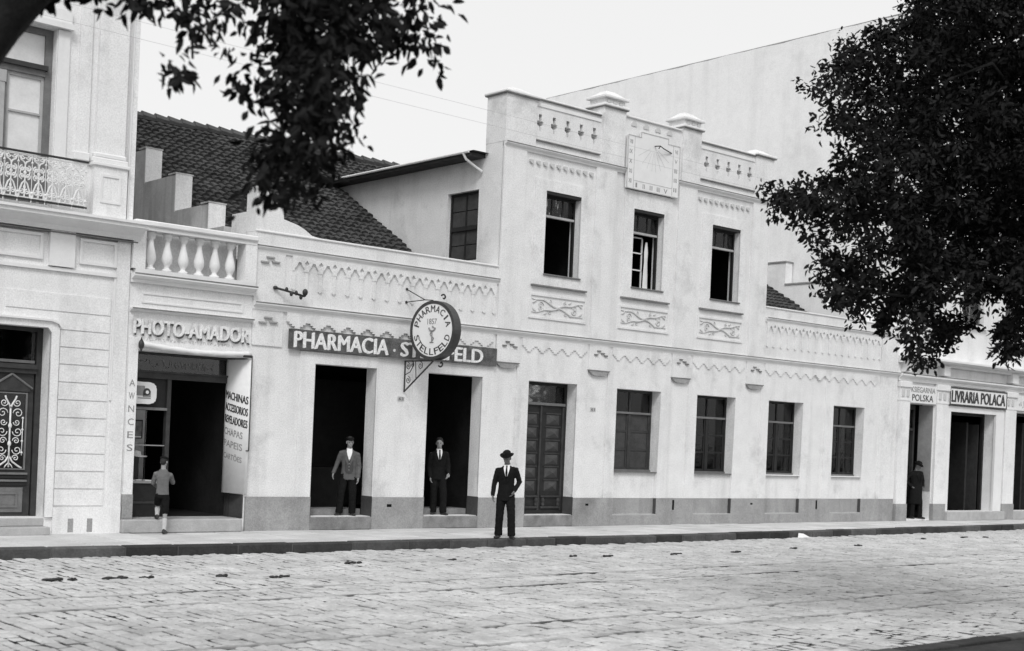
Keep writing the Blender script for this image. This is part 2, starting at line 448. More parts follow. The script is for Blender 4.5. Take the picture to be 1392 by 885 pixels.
def casement(parent, x0, x1, z0, z1, y, transom, rows=3, fm='wood', pm='pane', bar='wood_pale', bar_t=.05, stile=.05, name='window'):
    """two-leaf timber window with a transom light; frame is the part, panes and bars its pieces"""
    g = MB(); t = .06
    g.box(x0, x0 + t, y, y + .09, z0, z1); g.box(x1 - t, x1, y, y + .09, z0, z1); g.box(x0 + t, x1 - t, y, y + .09, z1 - t, z1); g.box(x0 + t, x1 - t, y, y + .09, z0, z0 + t)
    xm = (x0 + x1) / 2
    g.box(xm - .045, xm + .045, y - .005, y + .08, z0 + t, transom); g.box(xm - .02, xm + .02, y + .01, y + .07, transom + bar_t, z1 - t)
    for a, b in ((x0 + t, xm - .045), (xm + .045, x1 - t)):
        g.box(a, a + stile, y + .012, y + .06, z0 + t, transom); g.box(b - stile, b, y + .012, y + .06, z0 + t, transom)
        h = (transom - z0 - t) / rows
        for k in range(rows):
            zz = z0 + t + k * h
            g.box(a + stile, b - stile, y + .014, y + .058, zz, zz + .045)
    wn = g.build(name, fm, parent)
    for a, b in ((x0 + t, xm - .045), (xm + .045, x1 - t)):
        h = (transom - z0 - t) / rows
        for k in range(rows):
            zz = z0 + t + k * h
            box('pane', pm, wn, a + stile, b - stile, y + .03, y + .04, zz + .045, zz + h)
    for a, b in ((x0 + t, xm - .02), (xm + .02, x1 - t)):
        box('pane', 'pane', wn, a, b, y + .035, y + .045, transom + bar_t, z1 - t)
    box('transom_bar', bar, wn, x0 + t, x1 - t, y - .03, y + .07, transom, transom + bar_t)
    box('sill_bar', bar, wn, x0, x1, y - .035, y + .0, z0 - .0, z0 + .045)
    return wn

def tiled_roof(parent, x0, x1, yf, zf, yb, slope, name='roof_tiles'):
    """barrel tiles laid course by course up a plane that rises with Y"""
    g = MB(); ang = math.atan(slope); ca, sa = math.cos(ang), math.sin(ang)
    n_c = int((yb - yf) / ca / .25); cols = int((x1 - x0) / .215)
    r_ = random.Random(3)
    for c in range(n_c):
        s0 = c * .25 - .05
        for k in range(cols):
            xc = x0 + (k + .5) * .215 + r_.uniform(-.02, .02); ds = r_.uniform(-.03, .03); lift = r_.uniform(.0, .03); tw = r_.uniform(-.012, .012)
            vs = []
            for s_, rad, hh in ((s0 + ds, .102, .07 + lift), (s0 + .33 + ds, .085, .028)):
                for q in range(5):
                    a = math.pi * q / 4
                    lx = -rad * math.cos(a); h = rad * .75 * math.sin(a) + hh
                    vs.append((xc + lx + (tw if s_ > s0 + .1 else 0), yf + s_ * ca - h * sa, zf + s_ * sa + h * ca))
            for q in range(5):                                     # under-lip gives the course its shadow
                a = math.pi * q / 4
                vs.append((xc - .1 * math.cos(a), yf + (s0 + ds) * ca - (.0) * sa, zf + (s0 + ds) * sa - .01))
            fs = [(q, q + 1, 5 + q + 1, 5 + q) for q in range(4)] + [(10 + q, 10 + q + 1, q + 1, q) for q in range(4)]
            g.add(vs, fs)
    return stuff(g.build(name, 'tile', parent))

# ================================================================== the pharmacy: low wing, two-storey block, low wing
PH = thing('pharmacy_building', 'long white plastered building with a two-storey centre between two low wings', 'building', (4.7, .3, 0))
PIER = [0., 2.87, 5.77, 8.68]
DOORS = [(-4.69, -3.19), (-1.85, -.345), (1.02, 2.54)]
WINS = [(3.87, 5.43), (6.78, 8.30), (9.68, 11.2), (12.6, 14.1)]
UWIN = [(1.32, 2.43), (4.20, 5.28), (7.10, 8.22)]
BAYS = [(-5.05, -3.16), (-2.25, -.02), (.655, 2.87), (3.545, 5.77), (6.435, 8.68), (9.345, 11.55), (12.2, 14.84)]
def cross(x, z):
    a, b = .038, .095
    return [(x - a * .7, z + .02), (x + a * .7, z + .02), (x + a, z + .12), (x + b, z + .16), (x + b, z + .24), (x + a, z + .25), (x + a, z + .32), (x + .05, z + .33), (x + .05, z + .40), (x - .05, z + .40), (x - .05, z + .33), (x - a, z + .32), (x - a, z + .25), (x - b, z + .24), (x - b, z + .16), (x - a, z + .12)]
CROSS = [1.06 + .43 * i for i in range(5)] + [6.80 + .43 * i for i in range(5)]
holes = [rect(a, b, .27, 3.33) for a, b in DOORS] + [rect(a, b, 1.30, 3.31) for a, b in WINS] + [rect(a, b, 5.79, 7.70) for a, b in UWIN] + [cross(x, 9.0) for x in CROSS] + [rect(a, b - .04, .27, 1.285) for a, b in WINS]
outer = [(-6.15, 0), (15.72, 0), (15.72, 5.79), (9.42, 5.79), (9.42, 9.72), (6.5, 9.72), (6.5, 9.86), (3.05, 9.86), (3.05, 9.72), (0, 9.72), (0, 5.79), (-6.15, 5.79)]
wall_xz('front_wall', 'plaster', PH, outer, 0, .34, holes)
for x in CROSS: MB().prism(rect(x - .16, x + .16, 8.95, 9.47), .342, .44).build('vent_recess', 'void', PH)  # black backing panels, the niche's darkness put into their colour

# raised bay fields with their openings
for i, (a, b) in enumerate(BAYS):
    op = rect(*DOORS[i], .2, 3.33) if i < 3 else rect(*WINS[i - 3], 1.30, 3.31)
    top = 4.29 if i != 0 else 3.56
    if i < 3:
        d0, d1 = DOORS[i]
        out = [(a, .665), (d0, .665), (d0, 3.33), (d1, 3.33), (d1, .665), (b, .665), (b, top), (a, top)]
        wall_xz('bay_panel', 'plaster', PH, out, -.028, .01)
    else:
        w0, w1 = WINS[i - 3]
        out = [(a, .665), (w0 + .0, .665), (w0, 3.31), (w1, 3.31), (w1 - .04, .665), (b, .665), (b, top), (a, top)]
        wall_xz('bay_panel', 'plaster', PH, out, -.028, .01)
# dado: painted base, set back under the windows
dx = -6.15
segs = []
cuts = [(d[0], d[1], 'd') for d in DOORS] + [(w_[0] - .0, w_[1] - .04, 'w') for w_ in WINS]
for a, b, k in cuts:
    segs.append((dx, a)); dx = b
    if k == 'w':
        wall_xz('dado_panel', 'dado', PH, rect(a, b, .27, .66), .055, .10); wall_xz('apron_panel', 'plaster', PH, rect(a, b, .66, 1.285), .05, .10); box('recess_edge_shade', 'dado_dark', PH, b - .010, b - .001, -.04, .055, .272, .66)  # dark strip on the recess reveal, its shadow put into the colour
        box('dado_ledge', 'step', PH, a, b, -.045, .01, .245, .27)
        wall_xz('dado', 'dado', PH, rect(a, b, 0, .245), -.045, .01)
segs.append((dx, 15.72))
for a, b in segs: wall_xz('dado', 'dado', PH, rect(a, b, 0, .665), -.045, .012)
for a, b in DOORS:
    box('door_step', 'step_dark', PH, a + .004, b - .004, -.055, .55, .0, .262, ch=.015)
    for x0, x1 in ((a, a + .012), (b - .012, b)): box('jamb_base', 'dado_dark', PH, x0, x1, -.04, .34, .262, .68)
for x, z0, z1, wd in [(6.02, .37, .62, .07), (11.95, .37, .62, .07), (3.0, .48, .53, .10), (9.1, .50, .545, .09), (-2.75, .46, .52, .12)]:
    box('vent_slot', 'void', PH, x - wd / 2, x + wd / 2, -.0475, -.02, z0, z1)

# upper piers and their corbels
def pier(x0, x1, z0, z1, out=.055):
    box('pier', 'plaster', PH, x0, x1, -out, .01, z0, z1)
for i, x in enumerate(PIER):
    x1 = x + .675 if i else .66
    pier(x, x1, 4.43, 8.49); pier(x + .002, x1 - .002, 3.70, 4.29, .05)
    MB().prism([(x - .005, 3.68), (x + .12, 3.585), (x + .20, 3.57), (x1 - .20, 3.57), (x1 - .12, 3.585), (x1 + .005, 3.68)], -.07, .01).build('pier_corbel', 'dado', PH)
    box('corbel_line', 'ledge_shade_dirt', PH, x - .02, x1 + .02, -.08, .01, 3.68, 3.70)
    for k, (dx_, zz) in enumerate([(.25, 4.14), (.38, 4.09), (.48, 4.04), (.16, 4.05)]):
        box('brick_dent', 'ledge_shade_dirt', PH, x + dx_, x + dx_ + .11, -.085, -.03, zz, zz + .03)
pier(14.84, 15.70, 1.28, 4.29, .04); pier(14.84, 15.70, 4.43, 5.42, .04)
box('pier_base', 'plaster', PH, 14.80, 15.71, -.055, .01, .665, 1.28)
pier(-6.15, -5.48, 3.6, 4.29, .03); pier(-6.15, -5.48, 4.43, 5.42, .03)
for zc in (4.03, 5.20):
    for dx_, dz in ((.24, .10), (.12, .0), (.36, .02)): box('brick_dent', 'dado', PH, -6.15 + dx_, -6.15 + dx_ + .17, -.075, -.02, zc + dz, zc + dz + .03)

# mouldings
ledge('middle_cornice', 'trim', PH, -6.16, 15.73, 4.29, 4.43, .13)
for a, b in ((-6.15, 0.), (9.42, 15.72)):
    ledge('parapet_cornice', 'trim', PH, a, b, 5.41, 5.53, .09)
    box('coping', 'trim', PH, a, b - .01, -.03, .37, 5.79, 5.83, ch=.01)
    # arcaded frieze: band with a pointed lower edge and hanging strips
    p0 = a + .83 if a < 0 else a + .06; p1 = b - .06 if a < 0 else 14.80
    n = int(round((p1 - p0) / .32)); st = (p1 - p0) / n
    pts = [(p0, 5.41), (p0, 5.12)]
    dia = []
    for k in range(n):
        c = p0 + k * st
        pts += [(c + .05, 5.12), (c + .05, 5.17), (c + .10, 5.23), (c + st / 2 - .03, 5.30), (c + st / 2 + .03, 5.30), (c + st - .10, 5.23), (c + st - .05, 5.17), (c + st - .05, 5.12)]
        if k: dia.append([(c, 5.22), (c + .055, 5.285), (c, 5.35), (c - .055, 5.285)])
    pts += [(p1, 5.12), (p1, 5.41)]
    wall_xz('frieze_band', 'plaster', PH, pts, -.045, .01, dia)
    sm = MB().prism([(-.04, .385), (-.04, .03), (0, 0), (.04, .03), (.04, .385)], -.034, .01).mesh('frieze_strip', 'plaster')
    for k in range(n + 1): link('frieze_strip', sm, PH, (p0 + k * st + (.042 if k == 0 else (-.042 if k == n else 0)), 0, 4.735))
# stepped zigzag under the middle cornice
def zigzag(x0, x1, zt=4.29, y=-.055, per=.43):
    n = max(1, int(round((x1 - x0) / per))); per = (x1 - x0) / n; pts = [(x0, zt)]
    s = 4
    for k in range(n):
        c = x0 + k * per
        lv = [4.11, 4.07, 4.03, 3.985]
        for q in range(s): pts += [(c + per / 2 * q / s, lv[q]), (c + per / 2 * (q + 1) / s, lv[q])]
        for q in range(s): pts += [(c + per / 2 + per / 2 * q / s, lv[s - 1 - q]), (c + per / 2 + per / 2 * (q + 1) / s, lv[s - 1 - q])]
    pts.append((x1, zt))
    out = [pts[0]]
    for p in pts[1:]:
        if (Vector(p) - Vector(out[-1])).length > 1e-5: out.append(p)
    wall_xz('zigzag_frieze', 'plaster', PH, out, y, 0.)
for a, b in ((.76, 2.80), (3.65, 5.70), (6.54, 8.6), (9.45, 14.75)): zigzag(a, b)
zigzag(-5.4, -.1, per=.488)

# window surrounds, ledges and relief panels of the upper floor
for i, (a, b) in enumerate(UWIN):
    f0, f1 = [(.98, 2.68), (3.87, 5.55), (6.73, 8.41)][i]
    top = 7.95 if i != 1 else 8.13
    wall_xz('window_surround', 'plaster', PH, rect(f0, f1, 5.53, top), -.035, .01, [rect(a, b, 5.79, 7.70)])
    box('surround_ledge', 'ledge_shade_dirt', PH, f0 - .01, f1 + .01, -.075, .01, 5.495, 5.53)
    box('window_sill', 'wood_grey', PH, a - .02, b + .04, -.075, .12, 5.765, 5.80, ch=.006)
    box('window_head', 'wood', PH, a, b, -.02, .16, 7.63, 7.705)
    # relief panel with scrolled leaf branches
    wall_xz('relief_frame', 'plaster', PH, rect(f0 - .05, f1 + .05, 4.76, 5.33), -.03, .01, [rect(f0, f1, 4.81, 5.28)])
    cx, cz, hw, hh = (f0 + f1) / 2, 5.045, (f1 - f0) / 2 - .05, .20
    g = MB(); yy = -.008
    for am in (-.17, .13):
        g.tube([(cx + hw * t, yy, cz + am * math.sin(t * math.pi / 2) + .02 * math.sin(t * 9)) for t in [q / 12 - 1 for q in range(25)]], [.012 + .016 * (1 - abs(q / 12 - 1)) for q in range(25)], 6)
    for sx in (-1, 1):
        for sz in (-1, 1):
            g.tube(scroll(cx + sx * hw * .66, cz + sz * .035, .085, 1.25, math.pi if sx > 0 else 0, -sz * sx, yy), .016, 5)
            g.tube(scroll(cx + sx * hw * .30, cz + sz * .12, .055, 1.1, 1.5, sz * sx, yy), .013, 5)
            g.ell((cx + sx * hw * .90, yy, cz + sz * .10), (.08, .02, .028), 8, 5, Matrix.Rotation(sx * sz * .6, 3, 'Y'))
            g.ell((cx + sx * hw * .48, yy, cz + sz * .15), (.06, .02, .02), 8, 5, Matrix.Rotation(-sx * sz * .5, 3, 'Y'))
    g.ell((cx, yy, cz), (.06, .025, .05), 10, 6)
    g.build('relief_scroll', 'relief', PH, smooth=True)

# upper windows: fixed lights above, sashes open on the dark room
for i, (a, b) in enumerate(UWIN):
    y = .17
    g = MB(); t = .045
    g.box(a, a + t, y, y + .08, 5.80, 7.63); g.box(b - t, b, y, y + .08, 5.80, 7.63); g.box(a + t, b - t, y, y + .08, 7.58, 7.63)
    wn = g.build('window', 'wood', PH)
    box('transom_bar', 'frame_pale', wn, a + t, b - t, y - .02, y + .06, 7.135, 7.185)
    n = 3
    for k in range(n):
        p0 = a + t + (b - a - 2 * t) * k / n; p1 = a + t + (b - a - 2 * t) * (k + 1) / n
        if k: box('glazing_bar', 'wood', wn, p0 - .02, p0 + .02, y + .01, y + .05, 7.185, 7.58)
        box('pane', 'pane', wn, p0 + (.02 if k else 0), p1 - (.02 if k < n - 1 else 0), y + .025, y + .032, 7.185, 7.58)
    for k, (q0, q1) in enumerate([[(0, .32), (.36, .70)], [(0, .16), (.35, .70)], [(0, .22), (.40, .62)]][i]):
        w_ = b - a - 2 * t
        vs = []; N = 14
        for q in range(N + 1):
            x = a + t + w_ * (q0 + (q1 - q0) * q / N); yy = y + .055 + .010 * math.sin(q * 2.3 + k)
            vs += [(x, yy, 7.15), (x, yy, 7.60)]
        g = MB(); g.add(vs, [(2 * q, 2 * q + 2, 2 * q + 3, 2 * q + 1) for q in range(N)])
        cu = g.build('curtain', 'curtain', wn, smooth=True)
    if i == 1:      # a casement leaf swung inwards and a tied-back curtain show in the middle window
        g = MB(); x0 = a + .16; x1 = b - .35
        for p, q, r_, s_ in ((x0, x0 + .03, 5.83, 6.72), (x1 - .03, x1, 5.83, 6.72), (x1 - .03, x1, 6.72, 7.1), (x0, x0 + .03, 6.72, 7.1), (x0, x1, 7.07, 7.1), (x0, x1, 5.83, 5.865), (x0, x1, 6.69, 6.72), (x0, x1, 6.27, 6.30)): g.box(p, q, .34, .37, r_, s_)
        g.build('open_sash', 'curtain', wn)
        g = MB(); vs = []; N = 8
        prof = [(7.0, .03), (6.75, .07), (6.5, .06), (6.2, .08), (5.83, .09)]
        for z, hw in prof: vs += [(b - .26 - hw, .30, z), (b - .26, .27, z), (b - .26 + hw, .30, z)]
        g.add(vs, [(3 * q + k, 3 * q + k + 1, 3 * q + 4 + k, 3 * q + 3 + k) for q in range(len(prof) - 1) for k in range(2)])
        g.build('tied_curtain', 'curtain', wn, smooth=True)

# attic: cornice, dentils, ledges, coping, pier caps
for a, b in ((.0, 3.82), (5.66, 9.42)):
    ledge('attic_cornice', 'trim', PH, a, b, 8.49, 8.61, .12)
    g0 = a + .82 if a < 1 else 6.58
    dm = MB().prism([(-.05, .09), (-.05, .04), (.03, -.01), (.06, .03), (.06, .09)], -.05, .01).mesh('dentil', 'relief')
    for k in range(10): link('dentil', dm, PH, (g0 + .21 * k, 0, 8.24))
    box('vent_ledge', 'ledge_shade_dirt', PH, (.79 if a < 1 else 6.56), (2.97 if a < 1 else 8.71), -.05, .01, 8.785, 8.81)
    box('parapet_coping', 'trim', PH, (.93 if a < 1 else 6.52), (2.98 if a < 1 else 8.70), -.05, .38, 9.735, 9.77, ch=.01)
    box('coping_line', 'ledge_shade_dirt', PH, (.93 if a < 1 else 6.52), (2.98 if a < 1 else 8.70), -.04, .1, 9.715, 9.735)
    box('parapet_band', 'trim', PH, (.93 if a < 1 else 6.52), (2.98 if a < 1 else 8.70), -.022, .01, 9.57, 9.64)
box('parapet_coping', 'trim', PH, 3.76, 5.80, -.05, .38, 9.86, 9.90, ch=.01)
bmk = MB().prism([(-.09, 0), (.09, 0), (.09, .06), (.04, .12), (-.04, .12), (-.09, .06)], -.02, .01).mesh('parapet_boss', 'relief')
for k in range(4): link('parapet_boss', bmk, PH, (4.1 + .42 * k, 0, 9.68))
def pier_cap(x0, x1, y1, zb, zt, tall):
    box('attic_pier', 'plaster', PH, x0, x1, -.06, y1, 8.61, zb)
    box('pier_cap', 'trim', PH, x0 - .06, x1 + .06, -.13, y1 + .06, zb, zb + .055, ch=.012)
    box('cap_shadow_line', 'ledge_shade_dirt', PH, x0 - .045, x1 + .045, -.115, y1 + .045, zb - .022, zb)  # dark strip painting in the shadow line under the cap
    c = ((x0 + x1) / 2, (y1 - .06) / 2)
    if tall:
        box('cap_block', 'plaster', PH, x0 + .03, x1 - .03, -.04, y1 - .02, zb + .055, zb + .20)
        box('cap_plate', 'trim', PH, x0 - .05, x1 + .05, -.12, y1 + .05, zb + .20, zb + .265, ch=.012)
        for k in range(3): box('cap_bead', 'relief', PH, x0 + .1 + .2 * k, x0 + .2 + .2 * k, -.065, -.03, zb + .09, zb + .16)
    z = zb + (.265 if tall else .055)
    g = MB(); xs = (x0 - .0, x1); 
    vs = [(x0, -.06, z), (x1, -.06, z), (x1, y1, z), (x0, y1, z), (c[0] - .15, c[1] - .1, z + .15), (c[0] + .15, c[1] - .1, z + .15), (c[0] + .15, c[1] + .1, z + .15), (c[0] - .15, c[1] + .1, z + .15)]
    g.add(vs, [(0, 1, 5, 4), (1, 2, 6, 5), (2, 3, 7, 6), (3, 0, 4, 7), (4, 5, 6, 7)]); g.build('cap_top', 'plaster', PH)
pier_cap(-.005, .90, .62, 9.70, 0, False); pier_cap(8.71, 9.45, .62, 9.76, 0, False)
pier_cap(3.03, 3.76, .5, 9.98, 0, True); pier_cap(5.83, 6.51, .5, 9.98, 0, True)

# sundial
SD = [(3.82, 8.15), (5.65, 8.15), (5.65, 9.42), (5.22, 9.42), (5.22, 9.55), (4.26, 9.55), (4.26, 9.42), (3.82, 9.42)]
sd = wall_xz('sundial', 'sign_white', None, SD, -.115, -.052)
tag(sd, 'painted sundial panel with stepped top between the two tall attic piers', 'sundial')
def outline(pts, t, y0, y1, name, m, parent):
    g = MB(); n = len(pts)
    for i in range(n):
        (xa, za), (xb, zb) = pts[i], pts[(i + 1) % n]
        if abs(za - zb) < 1e-6: g.box(min(xa, xb) - t, max(xa, xb) + t, y0, y1, za - t, za + t)
        else: g.box(xa - t, xa + t, y0 + .001, y1, min(za, zb) + t, max(za, zb) - t)
    return g.build(name, m, parent)
outline(SD, .011, -.122, -.112, 'border_line', 'letter_faint', sd)
g = MB(); g.box(4.033, 4.047, -.119, -.112, 8.16, 9.41); g.box(5.405, 5.419, -.119, -.112, 8.16, 9.41); g.box(4.05, 5.40, -.119, -.112, 8.345, 8.359); g.build('dial_line', 'letter_faint', sd)
g = MB(); hub = Vector((4.72, -.117, 9.28))
for a in (-150, -130, -112, -95, -82, -65, -48, -30):
    e = hub + Vector((math.cos(R(a)), 0, math.sin(R(a)))) * .62
    g.tube([hub + (e - hub) * .25, e], .0035, 4)
g.build('hour_line', 'letter_faint', sd)
g = MB(); g.tube([(4.74, -.115, 9.29), (4.74, -.30, 9.27), (4.95, -.22, 9.25), (5.34, -.125, 9.215)], .014, 6); g.tube([(4.74, -.30, 9.27), (4.69, -.30, 9.20)], .014, 6); g.build('gnomon', 'iron', sd)
for k, s_ in enumerate(['VIII', 'IX', 'X', 'XI', 'XII']): text(s_, .10, .10, 'letter_grey', sd, 'numeral', front(3.87, -.1165, 9.22 - .235 * k), .002)
for k, s_ in enumerate(['I', 'II', 'III', 'IIII', 'V']): text(s_, .05 + .02 * k, .11, 'letter_grey', sd, 'numeral', front(4.12 + .25 * k, -.1165, 8.195), .002)
for k, s_ in enumerate(['VI', 'V', 'IIII', 'III', 'II']): text(s_, .10, .10, 'letter_grey', sd, 'numeral', front(5.47, -.1165, 9.22 - .235 * k), .002)

# side wall of the two-storey block with its eave, window and roof
MB().prism([(.34, 0), (7.0, 0), (7.0, 8.3), (.62, 8.3), (.62, 8.61), (.34, 8.61)], 0., .3, [rect(.80, 1.94, 6.02, 7.62)], axis='X').build('side_wall', 'plaster', PH)
box('side_wall_far', 'plaster_old', PH, 9.1, 9.4, .345, 7.0, 0, 8.3)
box('rear_wall', 'plaster_old', PH, -6.1, 15.6, 14.0, 14.3, 0, 5.2)
g = MB(); g.box(.10, .16, .80, .86, 6.02, 7.62); g.box(.10, .16, 1.88, 1.94, 6.02, 7.62); g.box(.10, .16, .86, 1.88, 7.56, 7.62); g.box(.10, .16, .86, 1.88, 6.02, 6.08); g.box(.08, .16, .86, 1.88, 6.74, 6.84); g.box(.11, .15, 1.345, 1.395, 6.08, 7.56)
sw = g.build('side_window', 'wood', PH)
for ya, yb in ((.86, 1.345), (1.395, 1.88)):
    for z0, z1 in ((6.08, 6.4), (6.42, 6.74), (6.84, 7.19), (7.21, 7.56)): box('shutter_panel', 'shutter', sw, .125, .145, ya, yb, z0, z1)
box('eave', 'soffit', PH, -.42, .3, .64, 6.75, 8.30, 8.38)
g = MB(); g.tube([(-.46, .66, 8.385), (-.46, 6.75, 8.385)], .03, 8); g.build('gutter', 'iron_pale', PH)
g = MB(); g.tube([(-.46, .85, 8.37), (-.40, .82, 8.24), (-.20, .74, 8.10), (-.04, .68, 8.0)], .032, 8); g.build('downpipe', 'plaster', PH)
g = MB(); vs = [(-.45, .5, 8.40), (9.6, .5, 8.40), (9.6, 6.8, 8.40), (-.45, 6.8, 8.40), (3.6, 3.7, 8.75), (5.6, 3.7, 8.75)]
g.add(vs, [(0, 1, 5, 4), (1, 2, 5), (2, 3, 4, 5), (3, 0, 4), (0, 3, 2, 1)]); g.build('main_roof', 'tile', PH)

# low-wing roofs
for a, b, yf in ((-5.93, -.01, .55), (9.41, 15.25, .55), (.0, 9.40, 6.85)):
    zf = 6.25 + .58 * (yf - 2.95)
    g = MB(); zb = 6.25 + .58 * (8.75 - 2.95)
    g.add([(a, yf, zf - .08), (b, yf, zf - .08), (b, 8.75, zb - .08), (a, 8.75, zb - .08), (a, 16., zf + .5), (b, 16., zf + .5), (a, yf, zf - .3), (b, yf, zf - .3)], [(0, 1, 2, 3), (3, 2, 5, 4), (6, 7, 1, 0), (6, 4, 5, 7), (6, 0, 3, 4), (7, 5, 2, 1)])
    rf = g.build('wing_roof', 'tile', PH)
    tiled_roof(rf, a, b, yf, zf - .06, 8.75, .58)
    g = MB()
    x = a
    while x < b - .2:
        g.tube([(x, 8.75, zb + .05), (x + .40, 8.75, zb + .02)], [.13, .10], 8); x += .36
    stuff(g.build('ridge_tiles', 'tile_edge', rf))

# rooms behind the openings
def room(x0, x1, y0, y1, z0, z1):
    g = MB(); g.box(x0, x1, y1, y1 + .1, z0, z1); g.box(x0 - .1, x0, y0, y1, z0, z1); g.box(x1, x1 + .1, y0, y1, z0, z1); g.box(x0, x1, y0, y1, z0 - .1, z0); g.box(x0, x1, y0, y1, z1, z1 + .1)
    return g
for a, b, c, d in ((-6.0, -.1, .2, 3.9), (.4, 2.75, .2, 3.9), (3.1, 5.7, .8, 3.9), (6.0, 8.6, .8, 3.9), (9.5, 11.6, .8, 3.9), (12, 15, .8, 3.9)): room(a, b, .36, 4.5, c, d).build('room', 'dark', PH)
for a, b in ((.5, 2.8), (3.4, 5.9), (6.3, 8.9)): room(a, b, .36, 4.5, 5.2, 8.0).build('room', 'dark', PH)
# counter and shelves glimpsed in the shop
g = MB(); g.box(-5.6, -2.6, 2.0, 2.6, .25, 1.2); g.box(-5.9, -.3, 3.9, 4.4, .25, 3.2); g.build('shop_counter', 'wood', PH)
for a, b in DOORS[:2]: box('inner_sill', 'step_dark', PH, a + .015, b - .015, .36, .9, .27, .40)

# panelled door with rows of pyramid bosses
a, b = DOORS[2]; y = .30
g = MB(); g.box(a, a + .07, y, y + .1, .27, 3.33); g.box(b - .07, b, y, y + .1, .27, 3.33); g.box(a + .07, b - .07, y, y + .1, 3.26, 3.33); g.box(a + .07, b - .07, y, y + .1, .27, .36)
dr = g.build('door', 'wood', PH)
box('door_transom', 'wood_grey', dr, a + .07, b - .07, y - .03, y + .06, 2.80, 2.86)
box('pane', 'pane', dr, a + .07, b - .07, y + .04, y + .05, 2.86, 3.26)
xm = (a + b) / 2
for p0, p1 in ((a + .07, xm - .01), (xm + .01, b - .07)):
    box('door_leaf', 'wood', dr, p0, p1, y + .02, y + .07, .36, 2.80)
    cx = (p0 + p1) / 2
    box('kick_rail', 'wood_mid', dr, p0 + .03, p1 - .03, y - .02, y + .02, .40, .45); box('kick_rail', 'wood_mid', dr, p0 + .03, p1 - .03, y - .02, y + .02, .66, .70)
    for hx in (p0 + .10, p1 - .10): MB().lathe((hx, y - .0, .45), [(.03, 0), (.045, .03), (.03, .08), (.045, .13), (.03, .2)], 8).build('door_baluster', 'wood_mid', dr)
    for k in range(6):
        z = .92 + .31 * k
        g = MB(); hw, hh = .20, .115
        g.add([(cx - hw, y + .02, z - hh), (cx + hw, y + .02, z - hh), (cx + hw, y + .02, z + hh), (cx - hw, y + .02, z + hh), (cx, y - .055, z)], [(0, 1, 4), (1, 2, 4), (2, 3, 4), (3, 0, 4)])
        g.build('door_boss', 'wood_boss', dr)
        box('door_rail', 'wood_mid', dr, cx - .24, cx + .24, y - .0, y + .02, z + .13, z + .16)
    box('door_stile', 'wood_mid', dr, p1 - .06, p1 - .01, y - .01, y + .02, .36, 2.78)

# ground-floor windows
for i, (a, b) in enumerate(WINS):
    casement(PH, a, b, 1.31, 3.31, .27, 2.72, 3, 'wood' if i else 'wood_mid', 'shutter' if i == 0 else 'pane', 'wood_grey')
    box('window_sill', 'wood_grey' if i < 2 else 'trim', PH, a, b, -.02, .27, 1.285, 1.30 + .008)

# stepped corner ornament at the left end of the parapet
pts = [(-6.15, 5.82), (-4.62, 5.82), (-4.88, 5.86), (-5.05, 5.96), (-5.22, 6.03), (-5.54, 6.10), (-5.54, 6.31), (-5.70, 6.32), (-5.70, 6.40), (-5.86, 6.5), (-5.95, 6.64), (-6.05, 6.70), (-6.15, 6.66)]
wall_xz('parapet_ornament', 'plaster', PH, pts, .0, .38)
box('parapet_ornament_base', 'plaster', PH, -6.15, -5.9, .38, .95, 5.3, 6.2)
box('coping_slab', 'wood', PH, -5.3, -4.6, .40, .5, 5.835, 5.88)
# stepped party wall running back between the photographer's shop and the pharmacy
steps = [(.95, 5.95), (1.62, 6.46), (3.1, 7.22), (4.55, 7.95), (6.2, 8.75)]
pts = [(.95, 4.0)]
for k, (yy, zz) in enumerate(steps):
    pts += [(yy, (steps[k - 1][1] - .0) if k else 4.0), (yy, zz)]
pts += [(8.6, 8.75), (8.6, 4.0)]
out = []
for p in pts:
    if not out or (Vector(p) - Vector(out[-1])).length > 1e-5: out.append(p)
MB().prism(out, -6.32, -5.95, axis='X').build('stepped_party_wall', 'plaster_old', PH)
for k, (yy, zz) in enumerate(steps[1:4]):
    z0 = steps[k][1]
    box('step_face', 'plaster_house', PH, -6.325, -5.945, yy - .03, yy + .0, z0 - .02, zz + .02); box('step_coping', 'plaster_old', PH, -6.34, -5.93, yy - .04, yy + .3, zz + .02, zz + .05)

# ================================================================== the photographer's shop
def squiggle(x0, x1, y, z, h, m, parent, name, r, n):
    """worn lettering that can no longer be read: a row of broken pen strokes"""
    g = MB(); q = random.Random(int(abs(x0 * 100)))
    for k in range(n):
        x = x0 + (x1 - x0) * k / n; wd = (x1 - x0) / n * .7
        p = [(x + wd * t + q.uniform(-.2, .2) * wd, y, z + h * (.5 + .5 * math.sin(t * 6 + q.uniform(0, 6)))) for t in (0, .25, .5, .75, 1)]
        g.tube(p, r, 4)
    return g.build(name, m, parent)
SH = thing('photo_shop', 'narrow one-storey white shop with a balustrade above its open front', 'shop', (-7.4, .2, 0))
wall_xz('front_wall', 'plaster_house', SH, [(-8.68, 0), (-8.46, 0), (-8.46, 3.33), (-6.20, 3.33), (-6.20, 0), (-6.152, 0), (-6.152, 4.75), (-8.68, 4.75)], 0, .5)
box('pilaster', 'plaster_house', SH, -8.66, -8.475, -.03, .01, .70, 3.55); box('pilaster_base', 'dado', SH, -8.67, -8.465, -.04, .012, .26, .70)
box('jamb', 'plaster_house', SH, -6.205, -6.195, .02, .56, .70, 3.32); box('jamb_base', 'dado_dark', SH, -6.215, -6.19, -.01, .56, .25, .70)
ledge('cornice', 'trim', SH, -8.68, -6.155, 4.54, 4.70, .20)
ledge('sign_moulding', 'trim', SH, -8.66, -6.16, 4.02, 4.08, .12)
outline(rect(-8.42, -6.38, 4.20, 4.36), .014, -.018, .005, 'sunk_panel', 'trim', SH)
